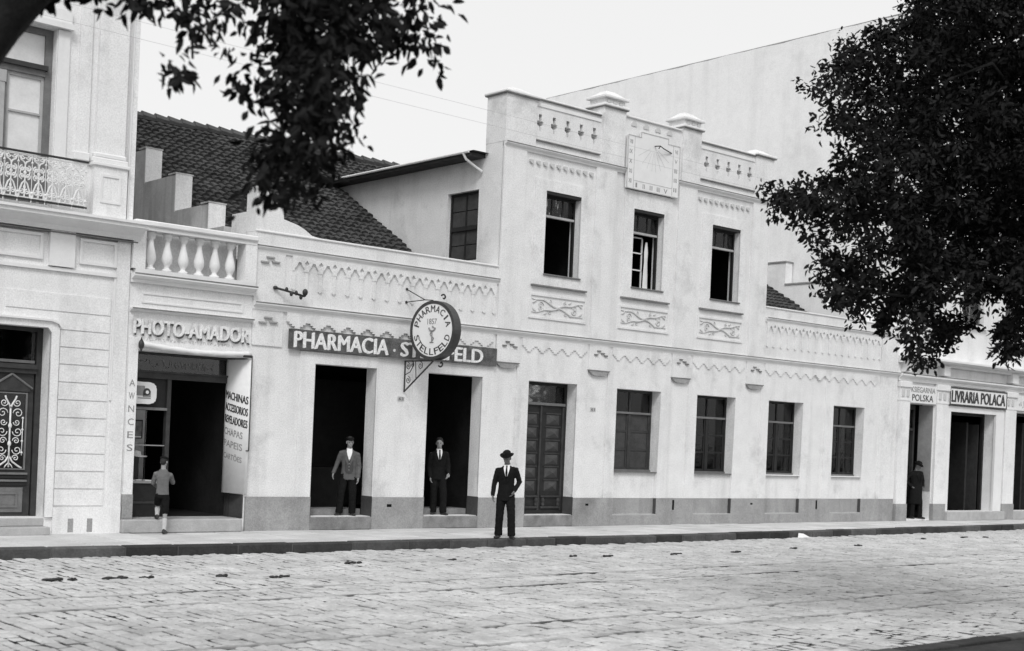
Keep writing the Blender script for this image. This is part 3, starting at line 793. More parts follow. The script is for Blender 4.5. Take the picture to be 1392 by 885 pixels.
box('balustrade_plinth', 'trim', SH, -8.62, -6.16, -.10, .22, 4.70, 4.79)
box('balustrade_rail', 'trim', SH, -8.68, -6.15, -.16, .28, 5.57, 5.67, ch=.02); box('balustrade_rail_lower', 'trim', SH, -8.64, -6.16, -.11, .23, 5.50, 5.57)
for a, b in ((-8.68, -8.44), (-6.40, -6.155)): box('balustrade_pier', 'plaster_house', SH, a, b, -.10, .22, 4.79, 5.50)
bm_ = MB().lathe((0, 0, 0), [(.09, 0), (.09, .05), (.055, .06), (.045, .10), (.07, .14), (.098, .20), (.098, .27), (.08, .36), (.055, .46), (.045, .55), (.05, .58), (.075, .60), (.075, .65), (.09, .655), (.09, .71)], 14).mesh('baluster', 'trim', True)
for k in range(6): link('baluster', bm_, SH, (-8.27 + .325 * k, .06, 4.79))
box('doorstep', 'step', SH, -8.70, -6.27, -.16, .6, 0, .25, ch=.02)
box('balustrade_back', 'plaster_house', SH, -8.62, -6.34, .38, .5, 4.3, 5.52)
box('flat_roof', 'plaster_old', SH, -8.68, -6.35, .5, 8.5, 4.3, 4.6)
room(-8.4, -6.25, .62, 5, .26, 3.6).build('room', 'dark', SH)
# shop front: transom, display window, door opening
y = .48
g = MB(); g.box(-8.46, -8.40, y, y + .1, .25, 3.33); g.box(-6.27, -6.205, y, y + .1, .25, 3.33); g.box(-8.40, -6.27, y - .02, y + .1, 2.84, 2.95); g.box(-8.40, -6.27, y - .05, y + .02, 2.95, 2.985); g.box(-7.62, -7.54, y - .01, y + .1, .25, 2.84)
g.box(-8.40, -6.27, y, y + .1, 3.28, 3.33)
sf = g.build('shop_front', 'wood_mid', SH)
box('transom_light', 'pane', sf, -8.40, -6.27, y + .04, y + .05, 2.985, 3.28)
squiggle(-8.2, -6.6, y + .036, 3.05, .15, 'letter_grey', sf, 'transom_script', .006, 11)
box('upper_panel', 'wood', sf, -8.40, -7.62, y + .03, y + .06, 2.30, 2.84)
box('display_rail', 'wood_grey', sf, -8.40, -7.62, y - .03, y + .05, 2.25, 2.30)
box('display_pane', 'pane_shop', sf, -8.40, -7.62, y + .80, y + .81, .92, 2.25)
box('display_floor', 'wood_pale', sf, -8.40, -7.62, y - .02, y + .79, .88, .92)
box('display_bar', 'wood_pale', sf, -8.40, -7.62, y + .02, y + .04, 1.58, 1.60)
box('display_back', 'curtain_grey', sf, -8.40, -7.64, y + .83, y + .86, .92, 2.25)
box('stall_riser', 'wood', sf, -8.40, -7.62, y + .02, y + .08, .25, .88); box('riser_rail', 'wood_mid', sf, -8.40, -7.62, y - .0, y + .02, .50, .54)
for k, (xx, zz, wd, hh) in enumerate([(-8.28, 1.68, .12, .3), (-8.08, 1.66, .17, .34), (-7.82, 1.70, .19, .36)]):
    f = tag(box('framed_photograph', 'wood', None, xx - wd / 2, xx + wd / 2, y + .74, y + .77, zz, zz + hh), ['small framed photograph leftmost in the display window', 'dim framed photograph in the middle of the display window', 'framed photograph with pale mount at the right of the display window'][k], 'picture', 'framed photographs in the shop window')
    box('print', 'photo', f, xx - wd / 2 + .025, xx + wd / 2 - .025, y + .732, y + .741, zz + .05, zz + hh - .03); box('mount', 'paper', f, xx - wd / 2 + .03, xx + wd / 2 - .03, y + .731, y + .74, zz + .02, zz + .045)
g = MB(); g.box(-8.37, -8.13, y + .3, y + .5, 1.37, 1.50, ch=.01); tag(g.build('card_box', 'paper'), 'white card box on the left of the display window', 'box')
g = MB(); g.box(-8.38, -8.0, y + .25, y + .6, .92, 1.37, ch=.02); tag(g.build('display_case', 'wood'), 'dark display case under the white card box in the shop window', 'case')
rr = random.Random(4)
for k in range(5):
    xx = -8.36 + .15 * k; tag(MB().box(xx - .06, xx + .06, y + .04 + .04 * (k % 3), y + .16, .921, .935 + .02 * rr.random(), ch=.003).build('leaflet', 'paper'), 'pale leaflet lying in the shop window, ' + ['first', 'second', 'third', 'fourth', 'fifth'][k] + ' from the left', 'leaflet', 'leaflets in the shop window')
g = MB(); g.lathe((-7.98, y + .45, 1.36), [(.20, 0), (.21, .02), (.10, .03), (.09, .10), (.03, .12)], 12); tag(g.build('straw_hat', 'paper', smooth=True), 'pale round hat shape on a stand inside the shop window', 'hat')
g = MB(); g.lathe((-7.98, y + .45, .92), [(.08, 0), (.02, .03), (.02, .42), (.05, .44)], 10); tag(g.build('hat_stand', 'iron'), 'dark stand under the pale hat in the shop window', 'stand')
# white rounded sign with a camera drawn on it
g = MB(); rx, rz = .27, .205; cx, cz = -8.15, 2.56; pts = []
for k in range(36):
    a = 2 * math.pi * k / 36; c, s_ = math.cos(a), math.sin(a)
    e = .55; wob = 1 + .02 * math.sin(k * 2.7)
    pts.append((cx + rx * wob * math.copysign(abs(c) ** e, c), cz + rz * wob * math.copysign(abs(s_) ** e, s_)))
cs = tag(MB().prism(pts, .38, .41).build('camera_sign', 'sign_white'), 'white rounded sign with a camera drawing above the display window', 'sign')
g = MB(); g.box(cx - .16, cx + .03, .372, .381, cz - .05, cz + .13); g.box(cx + .0, cx + .15, .372, .381, cz - .075, cz + .04); g.box(cx - .10, cx + .15, .372, .381, cz - .105, cz - .088); g.build('camera_body', 'letter_grey', cs)
g = MB(); g.prism([(cx + .07 + .07 * math.cos(a * .3927), cz + .02 + .07 * math.sin(a * .3927)) for a in range(16)], .366, .372); g.build('camera_lens', 'letter_dark', cs)
g = MB(); g.prism([(cx + .075 + .032 * math.cos(a * .3927), cz + .015 + .032 * math.sin(a * .3927)) for a in range(16)], .361, .366); g.build('lens_glint', 'sign_white', cs)
# shop sign in raised shaded letters
lt_ = text('PHOTO-AMADOR', 2.36, .27, 'letter_white', None, 'sign_letters', front(-8.59, -.04, 3.62), .03, 0., .012)
tag(lt_, 'raised white letters of the photo shop sign under its moulding', 'lettering')
text('PHOTO-AMADOR', 2.36, .27, 'letter_mid', lt_, 'letter_shade', front(-8.55, -.012, 3.585), .004, 0.)
squiggle(-8.3, -6.5, -.003, 3.505, .06, 'letter_faint', SH, 'faded_lettering', .004, 24)
# rolled awning sagging under the sign
g = MB(); N = 24; vs = []
for q in range(N + 1):
    t = q / N; x = -8.46 + 2.28 * t; sag = .06 * math.sin(math.pi * t) + .03 * t
    for a in range(8): vs.append((x, -.07 + (.05 + .01 * math.sin(q)) * math.cos(a * math.pi / 4), 3.44 - sag + (.05 + .008 * math.sin(q * 1.7)) * math.sin(a * math.pi / 4)))
g.add(vs, [(8 * q + a, 8 * q + (a + 1) % 8, 8 * q + 8 + (a + 1) % 8, 8 * q + 8 + a) for q in range(N) for a in range(8)] + [tuple(range(7, -1, -1)), tuple(range(8 * N, 8 * N + 8))])
aw = tag(g.build('rolled_awning', 'linen', smooth=True), 'rolled white awning sagging across the top of the open shop front', 'awning')
g = MB(); g.ell((-8.455, -.10, 3.42), (.055, .05, .09), 10, 7); g.tube([(-8.455, -.10, 3.48), (-8.455, -.10, 3.56)], [.03, .004], 8); g.tube([(-8.455, -.10, 3.36), (-8.455, -.10, 3.29)], [.035, .01], 8); g.build('awning_finial', 'iron', aw, smooth=True)
g = MB(); g.tube([(-6.36, -.10, 3.36), (-6.17, -.10, 3.36)], .025, 6); g.tube([(-6.17, -.10, 3.36), (-6.17, -.11, 1.55)], .012, 6); g.tube([(-6.17, -.11, 1.55), (-6.23, -.11, 1.55)], .012, 6); g.build('awning_rod', 'iron', aw)
# goods listed on a cloth hung on the jamb
b0, b1_ = Vector((-6.38, .50, 0)), Vector((-6.18, -.10, 0)); bu = (b1_ - b0).normalized(); bn = Vector((bu.y, -bu.x, 0)); BL = (b1_ - b0).length
def ban(u, v, d=0.): p = b0 + bu * u + bn * (d + .05 * math.sin(math.pi * u / BL)); return (p.x, p.y, v)
g = MB(); N = 10; vs = [ban(BL * q / N, z, d) for d in (0, -.008) for z in (.72, 3.30) for q in range(N + 1)]
K = N + 1; fs = []
for q in range(N): fs += [(q, q + 1, K + q + 1, K + q), (2 * K + q, 3 * K + q, 3 * K + q + 1, 2 * K + q + 1), (q, 2 * K + q, 2 * K + q + 1, q + 1), (K + q, K + q + 1, 3 * K + q + 1, 3 * K + q)]
fs += [(0, K, 3 * K, 2 * K), (N, 2 * K + N, 3 * K + N, K + N)]
g.add(vs, fs); cl = tag(g.build('jamb_banner', 'linen', smooth=True), 'white cloth with a list of goods hung on the right jamb of the shop front', 'banner')
for k, s_ in enumerate(['MACHINAS', 'ACCESSORIOS', 'REVELADORES', 'CHAPAS', 'PAPEIS', 'CARTÕES']):
    wd = .57 if k < 3 else .48
    o = text(s_, wd, .15 if k < 3 else .13, 'letter_dark' if k < 3 else 'letter_grey', cl, 'lettering', Matrix.Identity(4), .004, 0., .004 if k < 3 else 0.)
    for v in o.data.vertices:
        v.co = Vector(ban(.03 + v.co.x, 2.56 - .23 * k + v.co.y - .22 * v.co.x, .004 + v.co.z if v.co.z > 0 else .001))
for k, s_ in enumerate(['A', 'W', 'N', 'C', 'E', 'S']): text(s_, .11, .12, 'letter_grey', SH, 'column_letter', front(-8.62, -.032, 2.66 - .235 * k), .002)

# ================================================================== the town house at the left
TH_ = thing('town_house', 'ornate white two-storey town house with a balcony, cut off by the left edge', 'building', (-11., .3, 0))
hd = [rect(-11.95, -10.09, .29, 3.59)]
hw_ = [rect(-11.98, -10.20, 5.70, 8.75)]
wall_xz('front_wall', 'plaster_house', TH_, [(-15.5, 0), (-8.69, 0), (-8.69, 12), (-15.5, 12)], 0, .45, hd + hw_)
box('side_wall', 'plaster_old', TH_, -9.1, -8.695, .45, 13, 0, 12)
box('house_roof', 'tile', TH_, -15.5, -8.6, .2, 13, 12, 12.4); ledge('roof_cornice', 'trim', TH_, -15.5, -8.6, 11.4, 12., .6)
# ground-floor courses
zs = [.49, .79, 1.10, 1.41, 1.73, 2.04, 2.35, 2.66, 2.97, 3.27, 3.57, 3.88, 4.20]
for z0, z1 in zip(zs, zs[1:]): box('stone_course', 'plaster_house', TH_, -9.93 if z1 < 3.6 else -10.9, -9.03, -.022, .01, z0 + .011, z1 - .011)
for z0, z1 in zip(zs, zs[1:]):
    if z1 < 3.6: box('stone_course', 'plaster_house', TH_, -13.2, -12.15, -.022, .01, z0 + .011, z1 - .011)
box('corner_pilaster', 'plaster_house', TH_, -8.95, -8.70, -.035, .01, .3, 5.25)
box('panel_edge', 'trim', TH_, -8.985, -8.952, -.03, .01, 2.38, 4.58); box('panel_top', 'trim', TH_, -13.5, -8.952, -.05, .01, 4.58, 4.64)
box('plinth', 'plaster_house', TH_, -9.945, -8.70, -.05, .01, 0, .47); box('plinth', 'plaster_house', TH_, -15.5, -12.0, -.05, .01, 0, .47)
for x in (-9.62, -9.27): box('plinth_vent', 'dado', TH_, x - .05, x + .05, -.052, -.02, .03, .27)
box('door_step', 'step', TH_, -12.0, -10.06, -.25, .45, 0, .14, ch=.012); box('door_step', 'step', TH_, -11.95, -10.09, -.02, .45, .142, .285, ch=.012)
# rounded door surround
g = MB(); o_ = [(-12.1, .3), (-12.1, 3.55), (-12.04, 3.66), (-11.9, 3.70), (-10.12, 3.70), (-9.99, 3.66), (-9.95, 3.55), (-9.95, .3), (-10.09, .3), (-10.09, 3.50), (-10.16, 3.585), (-11.88, 3.585), (-11.95, 3.50), (-11.95, .3)]
g.prism(o_, -.05, .02); g.build('door_surround', 'plaster_house', TH_)
g = MB(); g.prism([(-11.9, 3.70), (-11.9, 3.735), (-10.10, 3.735), (-9.96, 3.68), (-9.93, 3.62), (-9.95, 3.60), (-9.99, 3.66), (-10.12, 3.70)], -.10, .0); g.build('door_hood', 'trim', TH_)
# door: two leaves with wrought-iron grilles
y = .34
g = MB(); g.box(-11.95, -11.85, y, y + .1, .285, 3.59); g.box(-10.19, -10.09, y, y + .1, .285, 3.59); g.box(-11.85, -10.19, y, y + .1, 3.52, 3.59); g.box(-11.85, -10.19, y - .07, y + .06, 2.86, 2.94); g.box(-11.85, -10.19, y - .03, y + .06, 2.78, 2.86)
hdr = g.build('door', 'wood_mid', TH_)
box('transom_pane', 'pane', hdr, -11.85, -10.19, y + .05, y + .06, 2.94, 3.52)
box('transom_lip', 'wood_grey', hdr, -11.82, -10.22, y + .0, y + .05, 2.96, 3.01)
for x0, x1 in ((-11.83, -11.035), (-11.005, -10.21)):
    lf = box('door_leaf', 'wood_mid', hdr, x0, x1, y + .03, y + .08, .29, 2.78)
    cx = (x0 + x1) / 2
    MB().prism([(cx - .33, 2.46), (cx + .33, 2.46), (cx + .33, 2.52), (cx, 2.74), (cx - .33, 2.52)], y - .0, y + .03).build('leaf_pediment', 'wood_mid', hdr)
    for s_ in (-1, 1): MB().tube([(cx - s_ * .0, y - .01, 2.76), (cx + s_ * .36, y - .01, 2.52)], .02, 6).build('pediment_bead', 'wood_grey', hdr)
    box('leaf_glass', 'pane', hdr, cx - .26, cx + .26, y + .02, y + .031, 1.12, 2.42)
    g = MB()
    for a, b, c, d in ((cx - .29, cx - .26, 1.1, 2.44), (cx + .26, cx + .29, 1.1, 2.44), (cx - .26, cx + .26, 2.42, 2.44), (cx - .26, cx + .26, 1.1, 1.12)): g.box(a, b, y + .0, y + .03, c, d)
    g.build('glass_bead', 'wood_grey', hdr)
    g = MB(); yy = y + .005
    g.tube([(cx, yy, 1.14), (cx, yy, 2.22)], .016, 6)
    for s_ in (-1, 1):
        g.tube([(cx, yy, 2.16), (cx + s_ * .03, yy, 2.24), (cx + s_ * .085, yy, 2.33), (cx + s_ * .10, yy, 2.38)], .016, 6)
        g.tube([(cx, yy, 1.34), (cx + s_ * .06, yy, 1.24), (cx + s_ * .17, yy, 1.16), (cx + s_ * .23, yy, 1.13)], .016, 6)
        g.tube([(cx, yy, 1.22), (cx + s_ * .05, yy, 1.17), (cx + s_ * .07, yy, 1.13)], .010, 5)
        for zz, r_, d_ in ((2.26, .07, 1), (2.08, .09, -1), (1.92, .06, 1), (1.76, .09, 1), (1.60, .065, -1), (1.44, .085, 1), (1.30, .06, -1)):
            g.tube(scroll(cx + s_ * (.135 if r_ > .07 else .115), zz, r_, 1.4, math.pi if s_ > 0 else 0, d_ * s_, yy, 18), .0085, 5)
        g.tube([(cx + s_ * .22, yy, 1.35), (cx + s_ * .22, yy, 2.02)], .009, 5)
        for zz in (1.40, 1.6, 1.8, 2.0): g.ell((cx + s_ * .22, yy, zz), (.022, .016, .022), 8, 5)
    for zz in (1.55, 1.86): g.ell((cx, yy - .005, zz), (.035, .02, .05), 10, 6)
    g.build('iron_grille', 'iron_pale', hdr, smooth=True)
    for k in range(4): box('leaf_moulding', 'wood_grey' if k % 2 == 0 else 'wood', hdr, cx - .33, cx + .33, y - .02 + .008 * k, y + .03, 1.05 - .062 * k - .035, 1.05 - .062 * k)
    box('lower_panel', 'wood_grey', hdr, cx - .27, cx + .27, y + .01, y + .03, .36, .79); outline(rect(cx - .16, cx + .16, .46, .69), .018, y - .008, y + .012, 'panel_bead', 'wood_grey', hdr)
room(-11.9, -10.15, .46, 4, .3, 3.6).build('hall', 'dark', TH_)
# frieze panels, cornice that carries the balcony
for a, b in ((-13.2, -11.6), (-11.45, -10.33), (-9.62, -8.98)): outline(rect(a, b, 4.78, 5.18), .025, -.04, .005, 'frieze_panel', 'trim', TH_)
box('console', 'trim', TH_, -10.2, -9.75, -.08, .01, 4.66, 5.28)
g = MB(); pr = [(.02, 5.26), (-.10, 5.28), (-.14, 5.36), (-.30, 5.44), (-.42, 5.47), (-.42, 5.53), (-.46, 5.535), (-.46, 5.58), (.02, 5.62)]
g.prism([p for p in pr], -15.5, -8.55, axis='X'); g.build('balcony_cornice', 'trim', TH_)
box('cornice_shadow_line', 'ledge_shade_dirt', TH_, -15.4, -8.6, -.105, .0, 5.235, 5.259)  # dark strip beneath the cornice, shadow and dirt put into its colour
# balcony pedestal and corner pilaster above
box('pedestal', 'plaster_house', TH_, -9.50, -8.88, -.16, .01, 5.62, 6.50); box('pedestal_cap', 'trim', TH_, -9.54, -8.84, -.20, .01, 6.50, 6.56, ch=.01)
outline(rect(-9.36, -9.02, 5.88, 6.34), .022, -.178, -.155, 'pedestal_panel', 'trim', TH_)
box('pilaster', 'plaster_house', TH_, -9.46, -8.92, -.10, .01, 6.74, 11.3); box('pilaster_base', 'trim', TH_, -9.54, -8.86, -.15, .01, 6.56, 6.65, ch=.015); box('pilaster_base', 'trim', TH_, -9.50, -8.89, -.125, .01, 6.65, 6.74, ch=.02)
box('inner_pilaster', 'plaster_house', TH_, -9.80, -9.58, -.05, .01, 6.65, 11.3); box('inner_pilaster_base', 'trim', TH_, -9.84, -9.56, -.08, .01, 6.56, 6.70, ch=.01)
box('edge_strip', 'plaster_house', TH_, -8.80, -8.70, -.06, .01, 5.62, 11.3)
box('downpipe_strip', 'trim', TH_, -8.83, -8.81, -.09, .01, 5.62, 11.3)
# French window
g = MB(); a, b, y = -11.98, -10.20, .16
g.box(a, a + .13, y, y + .1, 5.7, 8.75); g.box(b - .13, b, y, y + .1, 5.7, 8.75); g.box(a + .13, b - .13, y, y + .1, 8.64, 8.75); xm = (a + b) / 2 + .02
g.box(a + .13, b - .13, y - .03, y + .08, 7.92, 8.10); g.box(xm - .09, xm + .09, y - .02, y + .08, 5.7, 7.92)
fw = g.build('french_window', 'wood_grey', TH_)
box('window_cap', 'wood_mid', fw, a + .13, b - .10, y - .09, y, 8.02, 8.10); box('window_capital', 'frame_pale', fw, xm - .07, xm + .07, y - .05, y - .02, 7.7, 7.9); box('window_shaft', 'frame_pale', fw, xm - .05, xm + .05, y - .04, y - .02, 5.75, 7.7)
for p0, p1 in ((a + .13, xm - .09), (xm + .09, b - .13)):
    g = MB(); g.box(p0, p0 + .05, y + .02, y + .06, 5.7, 7.92); g.box(p1 - .05, p1, y + .02, y + .06, 5.7, 7.92); g.box(p0 + .05, p1 - .05, y + .02, y + .06, 7.86, 7.92); g.box(p0 + .05, p1 - .05, y + .015, y + .06, 7.24, 7.275)
    g.build('sash', 'frame_pale', fw)
    box('kick_panel', 'wood_grey', fw, p0 + .05, p1 - .05, y + .03, y + .058, 5.72, 6.55)
    for z0, z1 in ((6.555, 7.24), (7.275, 7.86)): box('pane_sky_sheen', 'curtain', fw, p0 + .05, p1 - .05, y + .05, y + .058, z0, z1)  # pale sheets, sky reflected in the panes put into their colour
box('fanlight_sky_sheen', 'curtain', fw, a + .13, b - .13, y + .05, y + .06, 8.10, 8.64)  # pale fanlight sheet with the sky's reflection painted in
box('window_trim', 'trim', TH_, -10.19, -9.98, -.04, .01, 5.62, 8.75); box('window_head', 'trim', TH_, -12.2, -9.95, -.14, .01, 8.76, 8.86); box('window_head_upper', 'trim', TH_, -12.2, -9.97, -.08, .01, 8.86, 9.1)
# cast-iron balcony railing
rl = MB().tube([(-15.4, -.40, 6.47), (-9.72, -.40, 6.47)], [(.020, .035)] * 2, 6).build('balcony_railing', 'iron', TH_)
MB().tube([(-15.4, -.40, 5.68), (-9.72, -.40, 5.68)], .018, 6).build('lower_rail', 'iron', rl)
bar = MB().tube([(0, 0, 5.63), (0, 0, 5.70), (0, 0, 5.78), (0, 0, 6.05), (0, 0, 6.36), (0, 0, 6.44)], [.007, .015, .007, .007, .007, .012], 6)
bar.ell((0, 0, 5.79), (.026, .026, .03), 8, 5); bar.ell((0, 0, 6.30), (.022, .022, .022), 8, 5); barm = bar.mesh('railing_bar', 'iron_pale')
g = MB(); hw = .10
g.tube([(-hw, 0, 5.70), (-hw * .85, 0, 5.82), (-hw * .45, 0, 5.94), (0, 0, 5.99), (hw * .45, 0, 5.94), (hw * .85, 0, 5.82), (hw, 0, 5.70)], .015, 6)
for s_ in (-1, 1):
    g.tube(scroll(s_ * .045, 5.80, .045, 1.2, math.pi / 2, s_, 0, 14), .013, 5)
    g.tube(scroll(s_ * .05, 6.06, .05, 1.3, -math.pi / 2, s_, 0, 14), .013, 5)
    g.tube(scroll(s_ * .052, 6.19, .05, 1.3, math.pi / 2, -s_, 0, 14), .013, 5)
    g.tube([(s_ * .10, 0, 6.40), (s_ * .07, 0, 6.33), (s_ * .02, 0, 6.30), (0, 0, 6.26)], .014, 6)
    g.tube(scroll(s_ * .05, 6.38, .04, 1.1, 0 if s_ < 0 else math.pi, s_, 0, 12), .012, 5)
g.tube([(0, 0, 5.72), (0, 0, 6.28)], .013, 5); g.tube([(-.10, 0, 6.42), (.10, 0, 6.42)], .012, 5); g.tube([(-.10, 0, 5.71), (.10, 0, 5.71)], .012, 5); g.tube(scroll(0, 6.125, .085, 1., 0, 1, 0, 16, .95), .012, 5); g.ell((0, 0, 5.88), (.025, .012, .04), 8, 5); g.ell((0, 0, 6.125), (.03, .012, .03), 8, 5)
orn = g.mesh('railing_scroll', 'iron_pale')
x = -9.75
while x > -14:
    link('railing_bar', barm, rl, (x, -.40, 0)); link('railing_scroll', orn, rl, (x - .118, -.40, 0)); x -= .236

# ================================================================== the bookshop building at the right
BK = thing('bookshop_building', 'tall white corner building with shop doors at street level behind the big tree', 'building', (21, .3, 0))
bd = [(16.32, 17.78, .05, 3.56), (18.62, 21.42, .28, 3.43), (22.62, 25.0, .28, 3.55)]
ups = [(16.6 + 2.6 * k, 17.9 + 2.6 * k, z0, z0 + 2.3) for k in range(6) for z0 in (6.2, 10.6)]
wall_xz('front_wall', 'plaster_house', BK, rect(15.74, 33, 0, 15.1), 0, .4, [rect(*q) for q in bd + ups])
MB().prism([(.4, 0), (16.4, 0)] + [(16.4 - .4 * k, 15.24 + .012 * math.sin(k * 1.7) + .01 * math.sin(k * .6)) for k in range(41)], 15.75, 16.1, axis='X').build('gable_wall', 'plaster_far', BK)
box('gable_coping', 'dado', BK, 15.76, 16.15, .4, 16.3, 15.23, 15.275)
g = MB(); g.add([(15.75, .1, 15.1), (33, .1, 15.1), (33, 16.4, 15.1), (15.75, 16.4, 15.1), (16.2, 8, 15.2), (33, 8, 15.2)], [(0, 1, 5, 4), (2, 3, 4, 5), (0, 4, 3), (1, 2, 5), (0, 3, 2, 1)]); g.build('roof', 'tile', BK)
for q in ups:
    f = MB(); f.box(q[0], q[0] + .07, .15, .22, q[2], q[3]); f.box(q[1] - .07, q[1], .15, .22, q[2], q[3]); f.box(q[0] + .07, q[1] - .07, .15, .22, q[3] - .07, q[3]); f.box(q[0] + .07, q[1] - .07, .15, .22, q[2], q[2] + .07); xm = (q[0] + q[1]) / 2; f.box(xm - .035, xm + .035, .15, .22, q[2] + .07, q[3] - .07)
    wn = f.build('window', 'wood_grey', BK); box('pane', 'pane', wn, q[0] + .07, xm - .035, .18, .19, q[2] + .07, q[3] - .07); box('pane', 'pane', wn, xm + .035, q[1] - .07, .18, .19, q[2] + .07, q[3] - .07)
    box('sill', 'trim', wn, q[0] - .1, q[1] + .1, -.1, .1, q[2] - .1, q[2])
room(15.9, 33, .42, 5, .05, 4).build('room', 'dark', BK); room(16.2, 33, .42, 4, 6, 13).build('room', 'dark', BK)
for a, b in ((15.78, 16.32), (17.80, 18.44), (21.92, 22.60)):
    box('pilaster', 'plaster_house', BK, a, b, -.10, .01, .52, 4.02); box('pilaster_base', 'dado', BK, a - .02, b + .02, -.12, .01, 0, .52); box('pilaster_neck', 'trim', BK, a - .015, b + .015, -.115, .01, 3.62, 3.67)
    box('capital', 'trim', BK, a - .03, b + .03, -.15, .01, 4.02, 4.20, ch=.015)
    for k in range(2): box('capital_block', 'relief', BK, a + .08 + .25 * k, a + .2 + .25 * k, -.135, -.09, 3.75, 3.95)
    box('cornice_bracket', 'trim', BK, a + .15, b - .15, -.22, .01, 4.48, 4.78)
ledge('shop_architrave', 'trim', BK, 15.74, 33, 4.21, 4.44, .20); ledge('shop_cornice', 'trim', BK, 15.74, 33, 4.76, 4.95, .45)
ledge('upper_cornice', 'trim', BK, 15.74, 33, 14.4, 15.0, .5); ledge('floor_band', 'trim', BK, 15.74, 33, 9.5, 9.75, .2)
wall_xz('door_surround', 'trim', BK, rect(18.46, 21.88, .28, 3.58), -.07, .01, [rect(18.66, 21.38, .26, 3.41)])
box('door_step', 'step', BK, 18.45, 21.9, -.22, .4, 0, .275, ch=.015); box('door_step', 'step', BK, 22.62, 25, -.12, .4, 0, .275, ch=.015)
for q, nm in ((bd[1], 'b'), (bd[2], 'c')):
    y = .36; g = MB(); g.box(q[0], q[0] + .09, y, y + .1, q[2], q[3]); g.box(q[1] - .09, q[1], y, y + .1, q[2], q[3]); g.box(q[0] + .09, q[1] - .09, y, y + .1, q[3] - .1, q[3]); g.box(q[1] - .75, q[1] - .65, y + .2, y + .8, q[2], q[3] - .3)
    dr = g.build('door_frame', 'wood', BK); box('open_leaf', 'wood_mid', dr, q[1] - .18, q[1] - .13, y + .12, y + .95, q[2], q[3] - .35); box('open_leaf', 'wood_mid', dr, q[0] + .10, q[0] + .15, y + .12, y + .95, q[2], q[3] - .35)
q = bd[0]; y = .5
g = MB(); g.box(q[0], q[0] + .08, y, y + .1, q[2], q[3]); g.box(q[1] - .30, q[1] - .22, y, y + .1, q[2], q[3]); g.box(q[0] + .08, q[1] - .3, y, y + .1, 2.75, 2.82); g.box(q[0] + .08, q[1] - .3, y, y + .1, 3.4, 3.56)
dr = g.build('door_frame', 'wood_mid', BK); box('transom_pane', 'pane', dr, q[0] + .08, q[1] - .3, y + .04, y + .05, 2.82, 3.4); box('door_leaf', 'wood', dr, q[0] + .08, q[1] - .3, y + .3, y + .35, .06, 2.1)
tag(box('window_card', 'paper', None, 16.46, 16.98, y + .02, y + .035, 2.22, 2.62), 'pale notice hung in the narrow bookshop doorway', 'notice')
box('jamb_lining', 'wood_pale', BK, q[1] - .012, q[1] - .002, .02, .5, .9, 3.54)
b1 = tag(box('shop_signboard', 'sign_white', None, 18.46, 21.88, -.135, -.085, 3.62, 4.16), 'long white signboard with dark letters over the wide bookshop door', 'sign')
outline(rect(18.47, 21.87, 3.63, 4.15), .02, -.145, -.13, 'board_edge', 'letter_dark', b1)
text('LIVRARIA POLACA', 3.2, .36, 'letter_dark', b1, 'lettering', front(18.56, -.137, 3.71), .007, 0., .02)
b2 = tag(box('shop_signboard', 'sign_white', None, 16.34, 17.78, -.08, -.03, 3.58, 4.12), 'small two-line white signboard over the narrow bookshop door', 'sign')
text('POLSKA', 1.15, .20, 'letter_dark', b2, 'lettering', front(16.45, -.082, 3.64), .003, .01); text('KSIEGARNIA', 1.30, .17, 'letter_grey', b2, 'lettering', front(16.40, -.082, 3.90), .003, .01)
b3 = tag(box('shop_signboard', 'sign_white', None, 22.64, 25, -.08, -.03, 3.62, 4.12), 'white signboard at the right edge over the last shop door', 'sign')
squiggle(22.75, 24.6, -.082, 3.74, .2, 'letter_faint', b3, 'lettering', .018, 8)
# low stepped wall between the right wing and the tall building
MB().prism([(.4, 4.5), (8.5, 4.5), (8.5, 7.97), (4.02, 7.97), (4.02, 7.245), (2.4, 7.245), (2.4, 6.5), (1.2, 6.5), (1.2, 5.95), (.4, 5.95)], 15.36, 15.70, axis='X').build('stepped_party_wall', 'plaster_far', PH)
for a, b, z in ((4.02, 8.5, 7.97), (2.4, 4.02, 7.245)): box('step_coping', 'dado', PH, 15.33, 15.73, a - .02, b, z, z + .05)

# ================================================================== signs and fittings on the pharmacy
sb = tag(box('signboard', 'sign_dark', None, -5.36, -.03, -.105, -.06, 3.58, 3.975), 'long dark signboard with white letters above the two open pharmacy doors', 'sign')
text('PHARMACIA', 2.26, .32, 'letter_white', sb, 'lettering', front(-5.25, -.107, 3.615), .008, 0., .016)
text('.', .06, .06, 'letter_white', sb, 'lettering', front(-2.86, -.107, 3.70), .006)
text('STELLFELD', 2.22, .30, 'letter_white', sb, 'lettering', front(-2.66, -.107, 3.62), .008, 0., .016)
